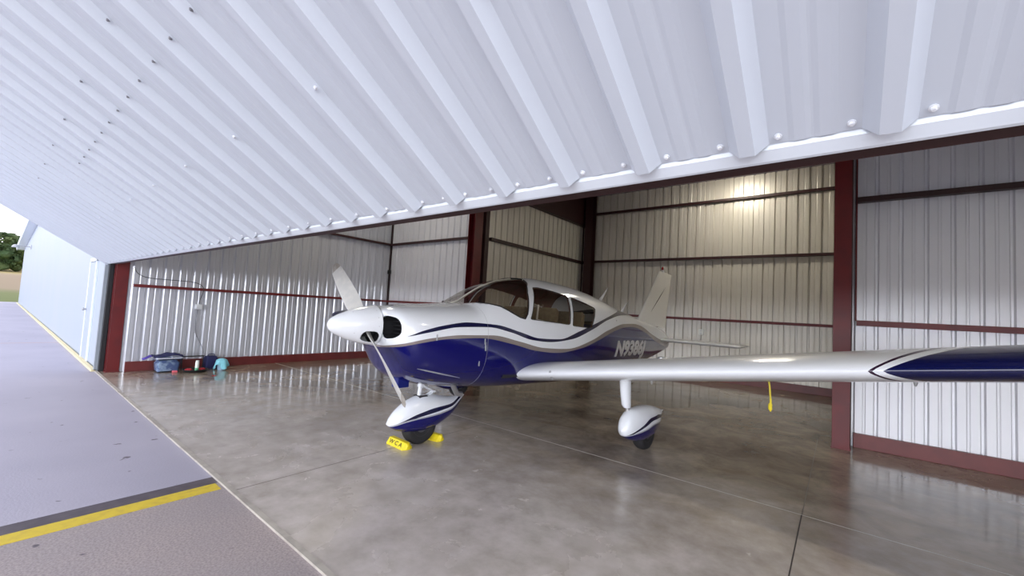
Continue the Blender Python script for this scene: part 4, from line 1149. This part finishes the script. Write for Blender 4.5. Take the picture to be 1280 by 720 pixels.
b2 = bmesh.new(); tube(b2, [(XL + .05, YB - .04, .165), (XL + .05, YB - .04, 2.18)], .006, 6); tube(b2, [(XL + .05, YB - .04, 2.28), (XL + .05, YB - .04, 4.8)], .006, 6)
obj('conduit', b2, M['black'], label='thin dark conduit running up the corner through the small black box', cat='conduit')
t = empty('electrical_outlet', (-2.66, YT - .02, 1.135), label='white outlet box on the back wall of the tail bay above the tailplane', cat='outlet')
b2 = bmesh.new(); box(b2, -.06, .06, -.03, .015, -.07, .07, .006); obj('box', b2, M['can_white'], t)
for dz in (-.03, .03):
    b2 = bmesh.new(); box(b2, -.022, .022, -.034, -.029, dz - .016, dz + .016, .002); obj('socket', b2, M['box_grey'], t)
# ceiling lamp in the tail bay; unseen fill lights added over the wing bays
LX, LY = -1.9, 9.6
em = bpy.data.materials.new('lamp_glow'); em.use_nodes = True; em.node_tree.nodes['Principled BSDF'].inputs['Emission Color'].default_value = (1, .93, .78, 1); em.node_tree.nodes['Principled BSDF'].inputs['Emission Strength'].default_value = 150
for x_, y_, lb in ((LX, LY, 'small ceiling light in the tail bay above the tail fin'), (1.7, 3.4, 'added fill light over the right wing bay'), (-7.6, 4.2, 'added fill light over the left wing bay')):
    t = empty('ceiling_or_fill_light', (x_, y_, ZC - .09), label=lb, cat='light')
    b2 = bmesh.new(); box(b2, -.3, .3, -.06, .06, .03, .085, .006); obj('housing', b2, M['trim_white'], t)
    b2 = bmesh.new(); box(b2, -.28, .28, -.045, .045, .012, .03, .006); obj('diffuser', b2, em, t)

# ================================================================== trees beyond the field
def tree(x, y, z0, h_, r, label, m, seed):
    rnd = random.Random(seed)
    t = empty('tree', (x, y, z0), label=label, cat='tree', group='trees beyond the field')
    b2 = bmesh.new(); tube(b2, [(0, 0, -.5), (.1, 0, h_ * .35), (.0, .1, h_ * .6)], [.28, .2, .1], 8)
    for k in range(5):
        a = rnd.random() * 6.28; tube(b2, [(0, 0, h_ * .3), (cos(a) * r * .5, sin(a) * r * .5, h_ * .6)], [.12, .04], 6)
    obj('trunk', b2, M['bark'], t, smooth=60)
    b2 = bmesh.new()
    for k in range(40):
        a = rnd.random() * 6.28; e_ = rnd.uniform(.0, 1.0); rr = r * sqrt(rnd.random()) * sqrt(max(.05, 1 - (e_ - .42) ** 2 * 2.2))
        c = Vector((rr * cos(a), rr * sin(a), h_ * (.06 + .86 * e_))); s_ = r * rnd.uniform(.26, .36)
        q = bmesh.ops.create_icosphere(b2, subdivisions=2, radius=s_, matrix=Matrix.Translation(c))
        for v in q['verts']:
            v.co = c + (v.co - c) * rnd.uniform(.72, 1.15)
    for k in range(900):      # leaf clumps breaking the outline
        a = rnd.random() * 6.28; e_ = rnd.random(); rr = r * 1.12 * sqrt(max(.03, 1 - (e_ - .42) ** 2 * 2.4)) * rnd.uniform(.85, 1.1)
        c = Vector((rr * cos(a), rr * sin(a), h_ * (.10 + .92 * e_))); s_ = rnd.uniform(.15, .35)
        d_ = Vector((rnd.gauss(0, 1), rnd.gauss(0, 1), rnd.gauss(0, 1))).normalized(); u_ = d_.orthogonal().normalized() * s_; w_ = d_.cross(u_)
        b2.faces.new([b2.verts.new(c + u_), b2.verts.new(c + w_), b2.verts.new(c - u_), b2.verts.new(c - w_)])
    obj('crown', b2, m, t, recalc=False)

for i, (x, y, h_, r, lb, m) in enumerate([
    (-112, .5, 6.2, 2.6, 'round green tree beyond the field, just left of the white hangar front', 'leaf'),
    (-112, -6.3, 6.0, 2.6, 'dark green tree beyond the field at the left edge of the photo', 'leaf'),
    (-118, 5.8, 7.6, 2.7, 'taller yellowing tree beyond the field, partly hidden by the roof eave', 'leaf_autumn'),
    (-121, -2.6, 6.6, 2.7, 'yellowing tree filling the gap behind the two front green trees', 'leaf_autumn')]):
    tree(x, y, -.02 + (-47 - x) * .056 - .2, h_, r, lb, M[m], 40 + i)
bm = bmesh.new(); box(bm, .135, .152, YB - .02, YB - .005, 1.5, ZC - .02, .002)
obj('trim_13', bm, M['maroon'], kind='structure')
